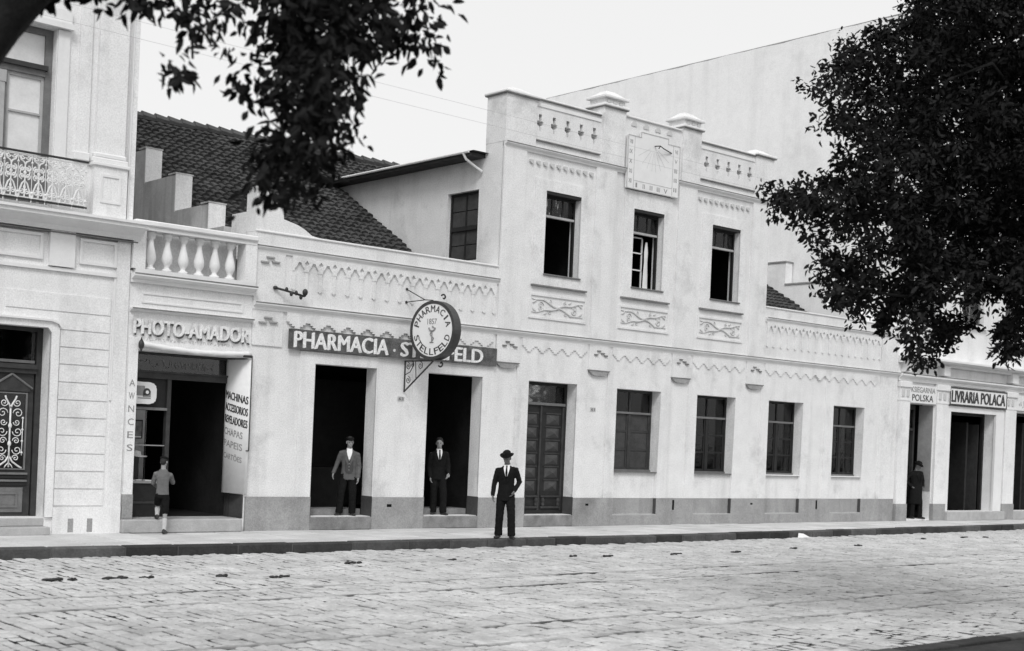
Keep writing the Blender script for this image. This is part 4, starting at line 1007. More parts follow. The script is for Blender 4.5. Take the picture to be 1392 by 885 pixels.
# round hanging sign at right angles to the wall
rs = thing('round_sign', 'round white hanging sign with dark rim on an iron scroll bracket', 'sign', (-2.42, 0, 3.2))
a_ = R(11); nrm = Vector((-math.cos(a_), -math.sin(a_), 0)); rgt = Vector((math.sin(a_), -math.cos(a_), 0)); cc = Vector((-2.36, -.88, 4.155))
def disc(r0, d0, d1, seg=48, r_in=None):
    g = MB(); vs = []; 
    P = lambda r, k, d: cc + nrm * d + rgt * r * math.cos(2 * math.pi * k / seg) + Vector((0, 0, 1)) * r * math.sin(2 * math.pi * k / seg)
    if r_in is None:
        vs = [P(r0, k, d0) for k in range(seg)] + [P(r0, k, d1) for k in range(seg)]
        fs = [tuple(range(seg)), tuple(range(2 * seg - 1, seg - 1, -1))] + [(k, (k + 1) % seg, seg + (k + 1) % seg, seg + k) for k in range(seg)]
    else:
        vs = [P(r, k, d) for r, d in ((r0, d0), (r0, d1), (r_in, d1), (r_in, d0)) for k in range(seg)]
        fs = [(q * seg + k, q * seg + (k + 1) % seg, ((q + 1) % 4) * seg + (k + 1) % seg, ((q + 1) % 4) * seg + k) for q in range(4) for k in range(seg)]
    return g.add(vs, fs)
disc(.575, .10, -.07).build('sign_drum', 'drum', rs); disc(.61, .12, -.09, r_in=.545).build('sign_rim', 'drum', rs); disc(.544, .104, .112).build('sign_face', 'sign_white', rs)
disc(.544, -.08, -.072).build('sign_back', 'sign_white', rs)
def disc_m(u, v, rot):
    up_ = Vector((0, 0, 1)); x = rgt * math.cos(rot) + up_ * math.sin(rot); y = up_ * math.cos(rot) - rgt * math.sin(rot); o = cc + nrm * .113 + rgt * u + up_ * v
    return Matrix(((x.x, y.x, nrm.x, o.x), (x.y, y.y, nrm.y, o.y), (x.z, y.z, nrm.z, o.z), (0, 0, 0, 1)))
for word, top in (('PHARMACIA', True), ('STELLFELD', False)):
    n = len(word)
    for k, ch in enumerate(word):
        t = (k + .5) / n
        wd = .11 if ch not in 'I' else .03; h = .135
        if top: th = R(172 - 164 * t); r = .375; rot = th - math.pi / 2
        else: th = R(192 + 156 * t); r = .51; rot = th + math.pi / 2
        u, v = r * math.cos(th), r * math.sin(th); u -= math.cos(rot) * wd / 2; v -= math.sin(rot) * wd / 2
        text(ch, wd, h, 'letter_dark', rs, 'sign_letter', disc_m(u, v, rot), .005, 0., .0025)
text('1857', .26, .12, 'letter_grey', rs, 'sign_year', disc_m(-.14, .12, 0), .003, .01)
# cup with a snake
dm = disc_m(0, 0, 0); DP = lambda u, v, d=.004: dm @ Vector((u, v, d))
g = MB(); g.tube([DP(0, -.25), DP(0, -.0)], .014, 6); g.tube([DP(-.05, -.25), DP(.05, -.25)], .012, 6)
g.tube([DP(-.09, .05), DP(-.06, .0), DP(0, -.02), DP(.06, .0), DP(.09, .05)], .018, 6)
g.tube([DP(.05 * math.sin(q * .9) + (.03 if q > 8 else 0), -.22 + .027 * q) for q in range(12)], [.012] * 11 + [.02], 6); g.build('sign_emblem', 'letter_grey', rs)
g = MB(); bx_ = -2.47
g.tube([(bx_, -.02, 2.88), (bx_, -.02, 3.54)], .018, 6); g.tube([(bx_, -.02, 3.53), (bx_, -.95, 3.53)], .016, 6); g.tube([(bx_, -.02, 2.89), (bx_, -.98, 3.52)], .018, 6)
g.tube([(bx_, -.38, 3.52), (bx_, -.42, 3.14)], .010, 5); g.tube([(bx_, -.02, 3.24), (bx_, -.20, 3.30), (bx_, -.30, 3.42), (bx_, -.30, 3.52)], .010, 5)
for yy, zz, r_ in ((-.13, 3.42, .08), (-.28, 3.45, .055), (-.55, 3.43, .085), (-.14, 3.13, .085)):
    g.tube([(bx_, p[0], p[2]) for p in scroll(yy, zz, r_, 1.5, 1.57, 1, 0, 18)], .009, 5)
g.build('sign_bracket', 'iron', rs)
g = MB()
for s_, zz in ((1, cc.z + .60), (-1, cc.z - .60)):
    c0 = cc + rgt * .16 + Vector((0, 0, s_ * (.68))) + nrm * -.02
    g.tube([c0 + rgt * (.075 * (1 - .06 * q)) * math.cos(2.6 - q * .35) * 1 + Vector((0, 0, 1)) * s_ * (.075 * (1 - .06 * q)) * math.sin(2.6 - q * .35) for q in range(16)], .018, 6)
g.build('sign_scroll', 'iron', rs)
g = MB()
for zz in (5.045, 4.77): g.tube([(-2.50, .0, zz), (-2.42, -.55, 4.80), (-2.40, -.80, 4.78)], .011, 5); g.ell((-2.50, -.01, zz), (.03, .03, .03), 8, 5)
g.build('sign_stay', 'iron', rs)
# iron wire bracket with insulators on the frieze
g = MB(); g.tube([(-5.72, -.06, 4.74), (-5.55, -.16, 4.70), (-5.12, -.20, 4.62)], .022, 6); g.tube([(-5.12, -.20, 4.62), (-5.10, -.20, 4.74)], .03, 6)
for k in range(4): g.ell((-5.52 + .11 * k, -.18, 4.715 - .022 * k - (.05 if k % 2 else 0)), (.035, .035, .05), 8, 6)
g.ell((-5.11, -.20, 4.70), (.06, .05, .07), 8, 6); g.ell((-5.70, -.06, 4.74), (.05, .05, .04), 8, 6)
tag(g.build('wire_bracket', 'iron', smooth=True), 'black iron wire bracket with insulators on the frieze left of the round sign', 'bracket')
for x, z, s_, l in ((-2.62, 2.69, '63', 'small house number plate under the bracket of the round sign'), (3.02, 2.72, '61', 'small house number plate right of the panelled door')):
    p = tag(box('number_plate', 'letter_faint', None, x, x + .17, -.012 if x < 0 else -.012, .0, z, z + .09), l, 'number plate', 'house number plates'); text(s_, .12, .06, 'letter_dark', p, 'lettering', front(x + .025, -.0125, z + .015), .001)
# wires strung along the street
for k, (yy, zz) in enumerate([(-2.2, 8.22), (-2.2, 8.50)]):
    g = MB(); g.tube([(x, yy, zz + .00022 * (x - 5) ** 2) for x in range(-40, 61, 4)], .0026, 4)
    tag(g.build('overhead_wire', 'letter_faint'), ['thin wire crossing the upper windows level just under the attic cornice', 'topmost thin wire strung along the street in front of the attic', 'lowest thin wire strung along the street below the attic cornice'][k], 'wire', 'overhead wires')
# litter in the street
ORD = ['first', 'second', 'third', 'fourth', 'fifth', 'sixth', 'seventh', 'eighth', 'ninth', 'tenth', 'eleventh', 'twelfth', 'thirteenth', 'fourteenth', 'fifteenth', 'sixteenth', 'seventeenth']
for k, (x, y) in enumerate([(-12.1, -5.39), (-11.87, -5.47), (-11.28, -5.49), (-10.83, -5.55), (-9.77, -5.72), (-9.02, -6.07), (-6.81, -4.66), (-4.77, -4.75), (-1.98, -4.85), (-1.26, -5.05), (.6, -5.1), (2.4, -5.1), (4.67, -4.82), (7.23, -4.7), (11.5, -3.76), (13.5, -3.72), (14.3, -3.9)]):
    g = MB(); r_ = random.Random(k); sz = r_.uniform(.5, 1.25)
    for q in range(7): g.ell((x + (q - 3) * .035 * sz + r_.gauss(0, .02), y + r_.gauss(0, .015), -.142 + r_.uniform(0, .01)), (r_.uniform(.03, .055) * sz, r_.uniform(.03, .05), r_.uniform(.012, .026)), 7, 5)
    tag(g.build('dung_heap', 'dung', smooth=True), 'small dark heap of droppings on the far side of the street, ' + ORD[k] + ' from the left', 'droppings', 'dark droppings along the far side of the street')
g = MB(); g.add([(7.7, -2.66, -.14), (7.95, -2.75, -.135), (8.0, -2.6, -.05), (7.8, -2.60, -.03), (7.88, -2.66, -.07), (8.15, -2.68, -.13)], [(0, 1, 4), (0, 4, 3), (1, 2, 4), (4, 2, 3), (1, 5, 2)])
tag(g.build('paper_scrap', 'paper'), 'crumpled white paper scrap lying against the far kerb', 'paper')

# ================================================================== trees of the square
def leaf_cloud(clumps, n_per, size, rad, rs, droop=.5):
    """leaf-sized folded faces spread through the clumps (one big array)"""
    q = np.random.default_rng(rs); V = []; F = []
    C_ = np.repeat(np.array(clumps), n_per, 0); n = len(C_)
    d = q.normal(size=(n, 3)); d /= np.linalg.norm(d, axis=1)[:, None]
    k = len(clumps); u = q.normal(size=(k, 3)) * np.array([1, 1, .45]); u /= np.linalg.norm(u, axis=1)[:, None]
    rk = np.repeat(rad * q.uniform(.5, 1.2, k), n_per); u = np.repeat(u, n_per, 0)
    r = rk * q.uniform(.05, 1.15, n) ** .6
    dv = d * r[:, None]; al = (dv * u).sum(1)[:, None] * u
    c = C_ + (dv - al) * .62 + al * 1.75
    tip = q.normal(size=(n, 3)) * .8 + d * .5 + np.array([0, 0, -droop]); tip /= np.linalg.norm(tip, axis=1)[:, None]
    side = np.cross(tip, q.normal(size=(n, 3))); side /= np.linalg.norm(side, axis=1)[:, None]
    nor = np.cross(side, tip)
    L = size * q.uniform(.65, 1.25, n)[:, None]; Wd = L * q.uniform(.17, .25, n)[:, None]
    b = c; m1 = c + tip * L * .35 + nor * L * .04; m2 = c + tip * L * .72 + nor * L * .02; t = c + tip * L - nor * L * .1
    P = np.stack([b, m1 + side * Wd, m2 + side * Wd * .8, t, m2 - side * Wd * .8, m1 - side * Wd], 1)
    P[:, [1, 5]] += (nor * Wd * .35)[:, None, :]
    V = P.reshape(-1, 3); i = np.arange(n)[:, None] * 6
    F = np.concatenate([i + np.array([0, 1, 2, 3]), i + np.array([0, 3, 4, 5])], 0)
    return V, F, (c, tip, side, nor, L[:, 0])
def cloud_obj(name, V, F, parent):
    me = bpy.data.meshes.new(name); me.vertices.add(len(V)); me.vertices.foreach_set('co', V.astype(np.float32).ravel())
    me.loops.add(F.size); me.loops.foreach_set('vertex_index', F.astype(np.int32).ravel())
    me.polygons.add(len(F)); me.polygons.foreach_set('loop_start', np.arange(0, F.size, 4, dtype=np.int32)); me.polygons.foreach_set('loop_total', np.full(len(F), 4, np.int32))
    me.update(calc_edges=True); me.validate(); me.materials.append(M['leaf'])
    return stuff(link(name, me, parent))
def branch(g, a, b, r0, r1, seed, n=6, sag=.0):
    q = random.Random(seed); a, b = Vector(a), Vector(b); L = (b - a).length
    pts = [a + (b - a) * (k / n) + Vector((q.gauss(0, .03), q.gauss(0, .03), q.gauss(0, .03))) * L * (0 if k in (0, n) else 1) + Vector((0, 0, 1)) * sag * math.sin(math.pi * k / n) for k in range(n + 1)]
    g.tube(pts, [r0 + (r1 - r0) * k / n for k in range(n + 1)], 8)
RC = [(-4.87,-14.93,4.33),(-4.67,-15.38,3.48),(-3.18,-15.5,4.94),(-4.79,-15.97,7.1),(-6.01,-14.78,6.45),(-5.1,-14.66,5.12),(-4.05,-15.02,7.25),(-4.96,-14.82,7.24),(-4.84,-14.5,4.67),(-4.7,-15.94,6.28),(-5.34,-13.82,7.17),(-5.15,-13.49,5.09),(-5.41,-13.78,6.46),(-4.78,-15.69,5.48),(-5.88,-14.02,5.51),(-4.0,-14.68,7.84),(-3.01,-15.43,8.09),(-4.89,-15.53,3.81),(-6.21,-13.71,4.19),(-5.48,-14.83,4.11),(-4.7,-14.82,3.51),(-4.95,-14.51,6.41),(-4.1,-16.09,5.3),(-6.38,-14.73,6.42),(-5.58,-14.49,5.78),(-3.58,-15.11,7.49),(-2.88,-15.47,5.97),(-5.04,-14.39,4.41),(-5.21,-14.46,6.25),(-5.92,-14.34,4.04),(-4.06,-15.18,4.63),(-6.16,-14.48,4.38),(-4.48,-14.8,5.16),(-6.09,-14.93,3.85),(-4.44,-14.82,4.12),(-6.36,-14.53,4.62),(-5.88,-14.27,3.78),(-4.63,-15.88,4.53),(-4.59,-14.22,5.46),(-6.81,-14.0,3.73),(-5.34,-15.49,4.33),(-5.05,-15.69,4.98),(-4.2,-14.69,6.0),(-5.35,-14.33,4.75),(-4.64,-14.68,7.76),(-5.65,-13.66,5.94),(-4.85,-15.72,5.74),(-4.65,-15.63,4.76),(-4.99,-14.85,6.17),(-4.29,-15.68,7.8),(-6.06,-13.1,5.18),(-5.58,-14.11,5.78),(-6.12,-13.69,6.41),(-4.19,-16.04,6.0),(-4.27,-14.35,6.84),(-6.09,-14.6,6.14),(-6.6,-13.58,4.78),(-4.61,-15.4,6.64),(-3.79,-15.91,6.5),(-4.96,-14.85,5.59),(-4.98,-15.51,6.29),(-6.65,-14.45,5.1),(-4.57,-13.98,3.56),(-4.44,-15.83,5.22),(-5.75,-14.5,5.03),(-4.33,-15.0,4.91),(-3.85,-15.32,7.06),(-5.85,-13.98,3.86),(-3.71,-15.04,7.78),(-6.45,-14.07,3.84),(-4.82,-15.18,7.16),(-5.41,-14.62,7.14),(-6.64,-13.43,4.58),(-4.57,-15.84,5.5),(-5.09,-15.5,5.84),(-3.97,-14.92,8.07),(-5.53,-14.44,7.31),(-6.33,-13.51,6.43),(-6.54,-14.07,5.39),(-6.25,-14.62,3.3),(-4.78,-15.15,3.39),(-6.17,-14.57,7.38),(-6.16,-13.53,5.39),(-5.79,-14.39,5.24),(-3.21,-15.41,5.2),(-5.95,-14.9,4.97),(-4.79,-15.67,6.25),(-5.72,-13.65,6.94),(-5.89,-14.15,6.59),(-4.85,-15.21,3.74),(-6.13,-13.51,5.98),(-4.91,-13.93,3.2),(-6.37,-14.59,4.84),(-5.28,-15.36,5.25),(-3.71,-15.45,6.86),(-6.47,-14.67,6.99),(-4.9,-15.88,3.64),(-3.58,-15.69,7.09),(-4.99,-14.85,4.77),(-4.9,-15.0,3.27),(-5.91,-15.09,5.84),(-3.87,-15.71,7.57),(-4.71,-14.17,7.8),(-4.85,-13.99,5.73),(-6.3,-13.53,4.07),(-6.67,-14.21,4.95),(-3.67,-14.86,5.6),(-4.29,-14.61,7.21),(-5.6,-13.52,6.23),(-3.72,-15.3,5.21),(-4.89,-15.29,6.53),(-3.58,-15.24,7.8),(-4.29,-15.42,5.37),(-3.7,-15.78,7.33),(-3.99,-14.6,6.46),(-5.28,-14.4,7.85),(-4.74,-15.61,4.16),(-5.89,-15.06,5.38),(-5.37,-15.2,6.59),(-4.46,-15.22,7.37),(-4.47,-14.86,4.78),(-5.99,-14.64,6.74),(-4.72,-15.73,6.01),(-6.94,-13.5,4.84),(-5.27,-13.4,6.78),(-3.34,-15.11,4.48),(-4.28,-15.95,4.48),(-4.56,-15.22,4.23),(-3.68,-15.48,5.97),(-3.76,-15.99,4.95),(-6.1,-13.57,6.71),(-5.49,-15.47,5.42),(-5.72,-13.87,3.6),(-6.31,-12.71,5.07),(-5.4,-14.99,5.25),(-5.02,-15.79,7.55),(-5.28,-14.73,5.77),(-5.54,-14.75,6.52),(-5.9,-14.53,5.91),(-5.08,-14.61,7.02),(-4.25,-15.78,3.83),(-4.21,-14.68,6.72),(-3.24,-15.3,4.29),(-6.1,-13.51,4.75),(-5.16,-14.71,7.8),(-3.53,-15.33,4.98),(-3.92,-15.99,4.61),(-4.94,-15.3,5.11),(-6.07,-14.19,5.98),(-6.62,-14.28,4.29),(-5.59,-14.29,4.26),(-5.84,-14.81,6.69),(-3.49,-15.05,4.03),(-3.24,-15.69,6.93),(-5.82,-14.94,4.77),(-4.62,-16.11,5.3),(-4.17,-14.61,7.58),(-5.23,-13.98,3.65),(-4.83,-14.72,5.94),(-3.65,-14.78,5.97),(-5.8,-15.14,7.14),(-4.84,-15.98,6.86),(-6.76,-14.02,4.85),(-4.66,-14.69,4.0),(-4.39,-14.9,6.94),(-3.68,-14.86,6.43),(-4.37,-16.06,4.2),(-3.52,-15.1,6.89),(-6.09,-14.43,5.37),(-4.32,-16.0,6.19),(-6.45,-13.96,5.67),(-6.37,-13.99,4.74),(-7.14,-14.06,5.93),(-4.82,-16.1,5.91),(-6.15,-14.8,4.35),(-4.57,-13.76,4.19),(-2.49,-14.29,5.15),(-3.6,-12.05,4.07),(-3.71,-12.15,5.82),(-1.47,-14.38,5.89),(-3.57,-13.88,5.15),(-5.28,-12.71,5.39),(-2.05,-13.53,7.52),(-2.52,-15.31,7.59),(-1.43,-13.54,8.15),(-4.22,-13.61,7.06),(-1.98,-15.06,8.35),(-3.2,-14.03,8.34),(-3.09,-13.52,8.2),(-3.83,-13.27,4.96),(-4.08,-14.19,6.74),(-2.62,-14.16,5.52),(-2.5,-13.64,6.42),(-3.75,-12.36,7.32),(-3.48,-13.96,5.9),(-3.88,-13.29,6.15),(-1.16,-14.09,8.99),(-3.95,-12.65,6.27),(-3.86,-11.83,4.24),(-2.49,-12.77,5.46),(-5.34,-13.28,6.38),(-2.0,-15.06,5.55),(-4.14,-13.11,7.29),(-2.03,-14.32,4.46),(-0.65,-14.49,6.51),(-3.81,-14.38,7.77),(-2.91,-13.6,7.4),(-1.22,-14.59,4.82),(-1.46,-14.37,7.97),(-3.65,-13.53,4.41),(-2.61,-14.51,5.8),(-2.79,-13.48,4.48),(-3.76,-14.57,6.48),(-4.24,-14.04,6.23),(-2.07,-13.48,3.79),(-2.74,-12.48,3.64),(-2.47,-14.69,5.13),(-3.32,-14.61,5.94),(-2.62,-15.2,7.08),(-2.36,-14.07,4.09),(-2.79,-14.01,5.08),(-4.2,-13.26,5.82),(-3.94,-13.73,7.41),(-4.94,-12.46,6.74),(-3.86,-13.55,3.62),(-3.5,-13.33,7.98),(-4.44,-13.57,7.35),(-3.36,-14.54,8.09),(-2.23,-14.73,4.74),(-1.99,-14.05,7.62),(-4.82,-13.26,5.29),(-2.55,-14.1,3.64),(-4.17,-13.79,5.66),(-1.85,-13.48,4.49),(-3.85,-12.89,4.3),(-2.66,-14.65,6.86),(-4.51,-12.48,6.3),(-1.43,-14.51,7.11),(-2.59,-14.18,4.56),(-4.53,-13.48,6.28),(-2.26,-12.89,5.08),(-1.0,-14.34,5.45),(-2.91,-12.71,8.78),(-4.94,-13.58,3.82),(-2.49,-14.93,4.25),(-2.9,-12.91,6.95),(-1.7,-13.3,5.89),(-5.21,-12.38,5.16),(-3.83,-12.39,4.78),(-1.39,-14.36,6.75),(-2.4,-14.4,8.33),(-2.82,-14.6,5.41),(-4.26,-13.37,5.24),(-1.02,-13.99,8.53),(-5.48,-12.98,4.34),(-3.37,-12.35,7.02),(-1.77,-14.9,6.61),(-2.78,-14.42,6.49),(-4.47,-13.29,4.72),(-4.75,-13.19,7.31),(-4.28,-13.22,7.84),(-1.76,-14.04,8.12),(-2.01,-15.18,5.08),(-3.41,-14.63,6.87),(-2.79,-12.4,7.31),(-2.57,-14.9,6.05),(-3.81,-11.86,5.13),(-2.37,-13.28,6.85),(-1.73,-14.62,8.42),(-3.92,-12.01,7.47),(-2.08,-15.18,5.84),(-2.75,-14.89,7.18),(-2.03,-13.34,8.06),(-4.64,-13.18,5.64),(-2.45,-14.73,3.88),(-2.36,-12.86,7.53),(-1.34,-13.87,4.95),(-2.61,-14.54,6.21),(-2.65,-13.61,4.76),(-5.57,-12.24,5.2),(-3.91,-13.24,4.61),(-3.84,-13.97,5.47),(-3.64,-13.56,8.32),(-1.53,-14.92,7.02),(-5.31,-13.25,4.24),(-4.48,-12.71,5.96),(-5.0,-13.03,5.05),(-2.73,-14.56,3.72),(-2.41,-13.25,8.87),(-2.69,-13.9,6.0),(-3.92,-12.8,5.15),(-4.38,-16.14,5.0),(-5.96,-14.53,5.45),(-3.87,-14.62,5.78),(-4.66,-15.78,5.28),(-5.66,-14.09,4.64),(-3.88,-14.7,5.23),(-4.52,-14.57,6.96),(-2.54,-14.79,6.02),(-5.42,-14.27,4.06),(-2.02,-13.94,6.82),(-2.9,-14.46,7.72),(-4.2,-15.34,4.47),(-5.21,-15.21,7.18),(-5.48,-15.39,5.75),(-3.08,-15.33,5.12),(-4.66,-13.9,7.97),(-5.43,-14.45,6.78),(-1.9,-14.66,8.24),(-6.35,-14.73,5.72),(-4.48,-16.3,3.99),(-3.93,-15.91,6.98),(-1.92,-14.95,5.11),(-4.7,-14.38,4.79),(-3.58,-15.15,6.24),(-4.6,-13.9,7.49),(-2.72,-13.09,6.06),(-2.99,-15.31,4.68),(-5.58,-15.58,6.72),(-4.36,-15.79,3.95),(-4.6,-15.48,4.7),(-3.49,-14.48,5.56),(-3.35,-13.48,4.63),(-4.24,-14.43,6.62),(-2.86,-14.63,5.84),(-1.7,-14.11,4.55),(-5.56,-14.17,5.04),(-6.21,-15.2,6.85),(-4.92,-16.09,5.72),(-3.58,-12.7,6.4),(-4.64,-14.26,6.13),(-3.18,-14.11,7.13),(-3.61,-13.38,6.65),(-3.41,-15.59,7.94),(-5.84,-14.98,7.49),(-3.92,-14.97,5.34),(-4.15,-14.37,6.0),(-5.0,-15.37,5.83),(-1.85,-14.53,7.13),(-2.56,-13.75,4.73),(-4.58,-14.49,5.05),(-1.62,-14.83,8.3),(-4.74,-13.59,7.76),(-3.2,-14.34,3.92),(-4.5,-16.27,6.04),(-2.91,-14.7,6.81),(-3.35,-15.05,8.17),(-5.39,-15.44,3.95),(-5.93,-15.38,7.39),(-3.98,-16.04,5.96),(-4.5,-14.75,4.65),(-2.16,-13.93,7.27),(-3.23,-13.37,5.49),(-4.67,-14.41,6.51),(-1.98,-14.11,6.43),(-5.03,-14.85,4.42),(-3.24,-12.7,7.67),(-5.4,-14.45,7.41),(-5.43,-15.69,7.49),(-2.6,-13.36,4.55),(-5.81,-14.69,4.19),(-4.17,-15.76,5.19),(-3.07,-15.23,4.91),(-4.39,-15.52,7.5),(-4.75,-14.81,4.04),(-3.72,-13.61,3.73),(-3.47,-13.23,5.9),(-5.81,-15.22,5.79),(-3.69,-14.71,4.63),(-4.44,-15.82,4.28),(-4.05,-15.94,5.77),(-3.49,-14.81,4.0),(-2.72,-13.54,8.4),(-6.6,-14.77,5.1),(-5.45,-14.57,5.71),(-2.78,-14.32,5.95),(-4.51,-13.51,4.41),(-3.56,-15.7,6.73),(-3.69,-14.86,7.92),(-4.41,-14.9,6.43),(-2.85,-14.98,7.37),(-4.33,-14.68,5.44),(-4.54,-15.6,3.83),(-3.59,-15.85,5.55),(-3.43,-13.63,7.6),(-3.77,-15.52,7.97),(-4.14,-14.02,4.08),(-3.61,-14.31,5.12),(-4.76,-16.09,5.35),(-4.52,-13.81,5.18),(-3.46,-12.64,6.14),(-4.65,-14.59,5.4),(-1.97,-13.85,5.19),(-3.69,-14.8,7.05),(-3.5,-15.14,5.19),(-4.86,-13.48,4.53),(-4.48,-15.07,7.32),(-1.69,-14.76,4.34),(-6.38,-14.74,7.39),(-4.12,-13.52,6.92),(-2.66,-15.15,6.65),(-1.34,-14.49,8.13),(-5.2,-14.48,6.51),(-5.04,-13.91,6.31),(-5.39,-15.66,4.1),(-4.33,-15.42,7.27),(-2.94,-13.73,6.02),(-4.48,-14.79,7.79),(-4.4,-14.7,7.12),(-4.68,-13.94,4.89),(-1.35,-14.8,4.76),(-5.4,-15.97,6.46),(-3.66,-15.29,4.66),(-3.48,-14.09,6.55),(-3.77,-13.09,5.17),(-3.62,-12.72,6.98),(-3.72,-13.11,4.79),(-3.86,-13.76,7.18),(-5.05,-15.03,5.07),(-3.77,-16.01,4.91),(-1.42,-14.24,8.15),(-4.47,-13.94,4.64),(-4.09,-13.36,7.59),(-4.26,-15.29,5.02),(-2.68,-14.09,8.23),(-4.07,-12.99,6.57),(-3.52,-13.62,8.11),(-3.91,-15.59,6.77),(-5.69,-14.98,5.61),(-4.06,-13.09,7.14),(-1.97,-14.25,7.83),(-4.49,-13.89,5.4),(-4.7,-14.67,7.37),(-2.15,-15.26,4.9),(-3.63,-15.65,4.32),(-2.58,-13.26,7.42),(-6.3,-14.43,4.73),(-4.28,-13.25,4.18),(-2.94,-15.04,6.54),(-3.62,-14.03,5.01),(0.31,-16.61,6.7),(-1.8,-14.06,10.86),(-1.23,-17.93,9.72),(-1.97,-16.68,4.97),(-0.23,-14.07,7.22),(-1.67,-18.85,8.98),(-1.88,-17.73,5.85),(-1.49,-14.31,9.34),(0.56,-16.06,8.49),(0.56,-15.53,9.32),(-1.61,-15.36,11.27),(-1.78,-17.44,9.22),(-2.18,-18.48,9.79),(-0.75,-16.71,9.67),(-2.06,-14.66,10.89),(-4.3,-14.07,8.75),(-0.57,-13.99,6.9),(-3.12,-16.49,10.6),(-4.83,-14.01,8.01),(-2.57,-14.56,6.27),(-3.76,-14.89,6.39),(0.71,-16.56,7.75),(0.25,-14.89,9.36),(-3.41,-13.78,10.52),(-1.48,-16.11,4.97),(-1.29,-14.42,10.85),(-3.62,-13.34,10.22),(-3.03,-14.35,10.89),(0.08,-13.95,7.83),(-3.14,-14.6,10.67),(-0.04,-14.95,6.36),(-1.04,-17.04,5.47),(-4.01,-17.85,7.72),(-1.57,-16.55,5.32),(-1.68,-18.73,8.96),(-4.78,-15.02,10.03),(0.48,-14.85,9.26),(-4.37,-15.8,10.67),(-3.5,-18.52,7.53),(-4.53,-13.37,9.14),(-2.59,-13.47,8.81),(-2.22,-14.18,10.79),(-1.3,-17.44,8.11),(-0.95,-14.27,8.54),(-0.8,-13.67,6.64),(-3.16,-14.68,6.53),(-0.6,-16.99,10.05),(-0.08,-17.09,6.73),(-3.38,-13.14,8.94),(-2.35,-16.0,10.9),(-4.57,-15.96,5.61),(-4.02,-15.96,5.27),(-0.12,-17.7,7.45),(-5.81,-15.15,8.89),(-1.81,-14.54,6.59),(0.0,-15.45,6.86),(-5.44,-14.47,8.77),(-2.13,-18.25,9.02),(-5.32,-17.17,6.93),(-1.47,-16.09,10.36),(0.19,-15.97,7.3)]
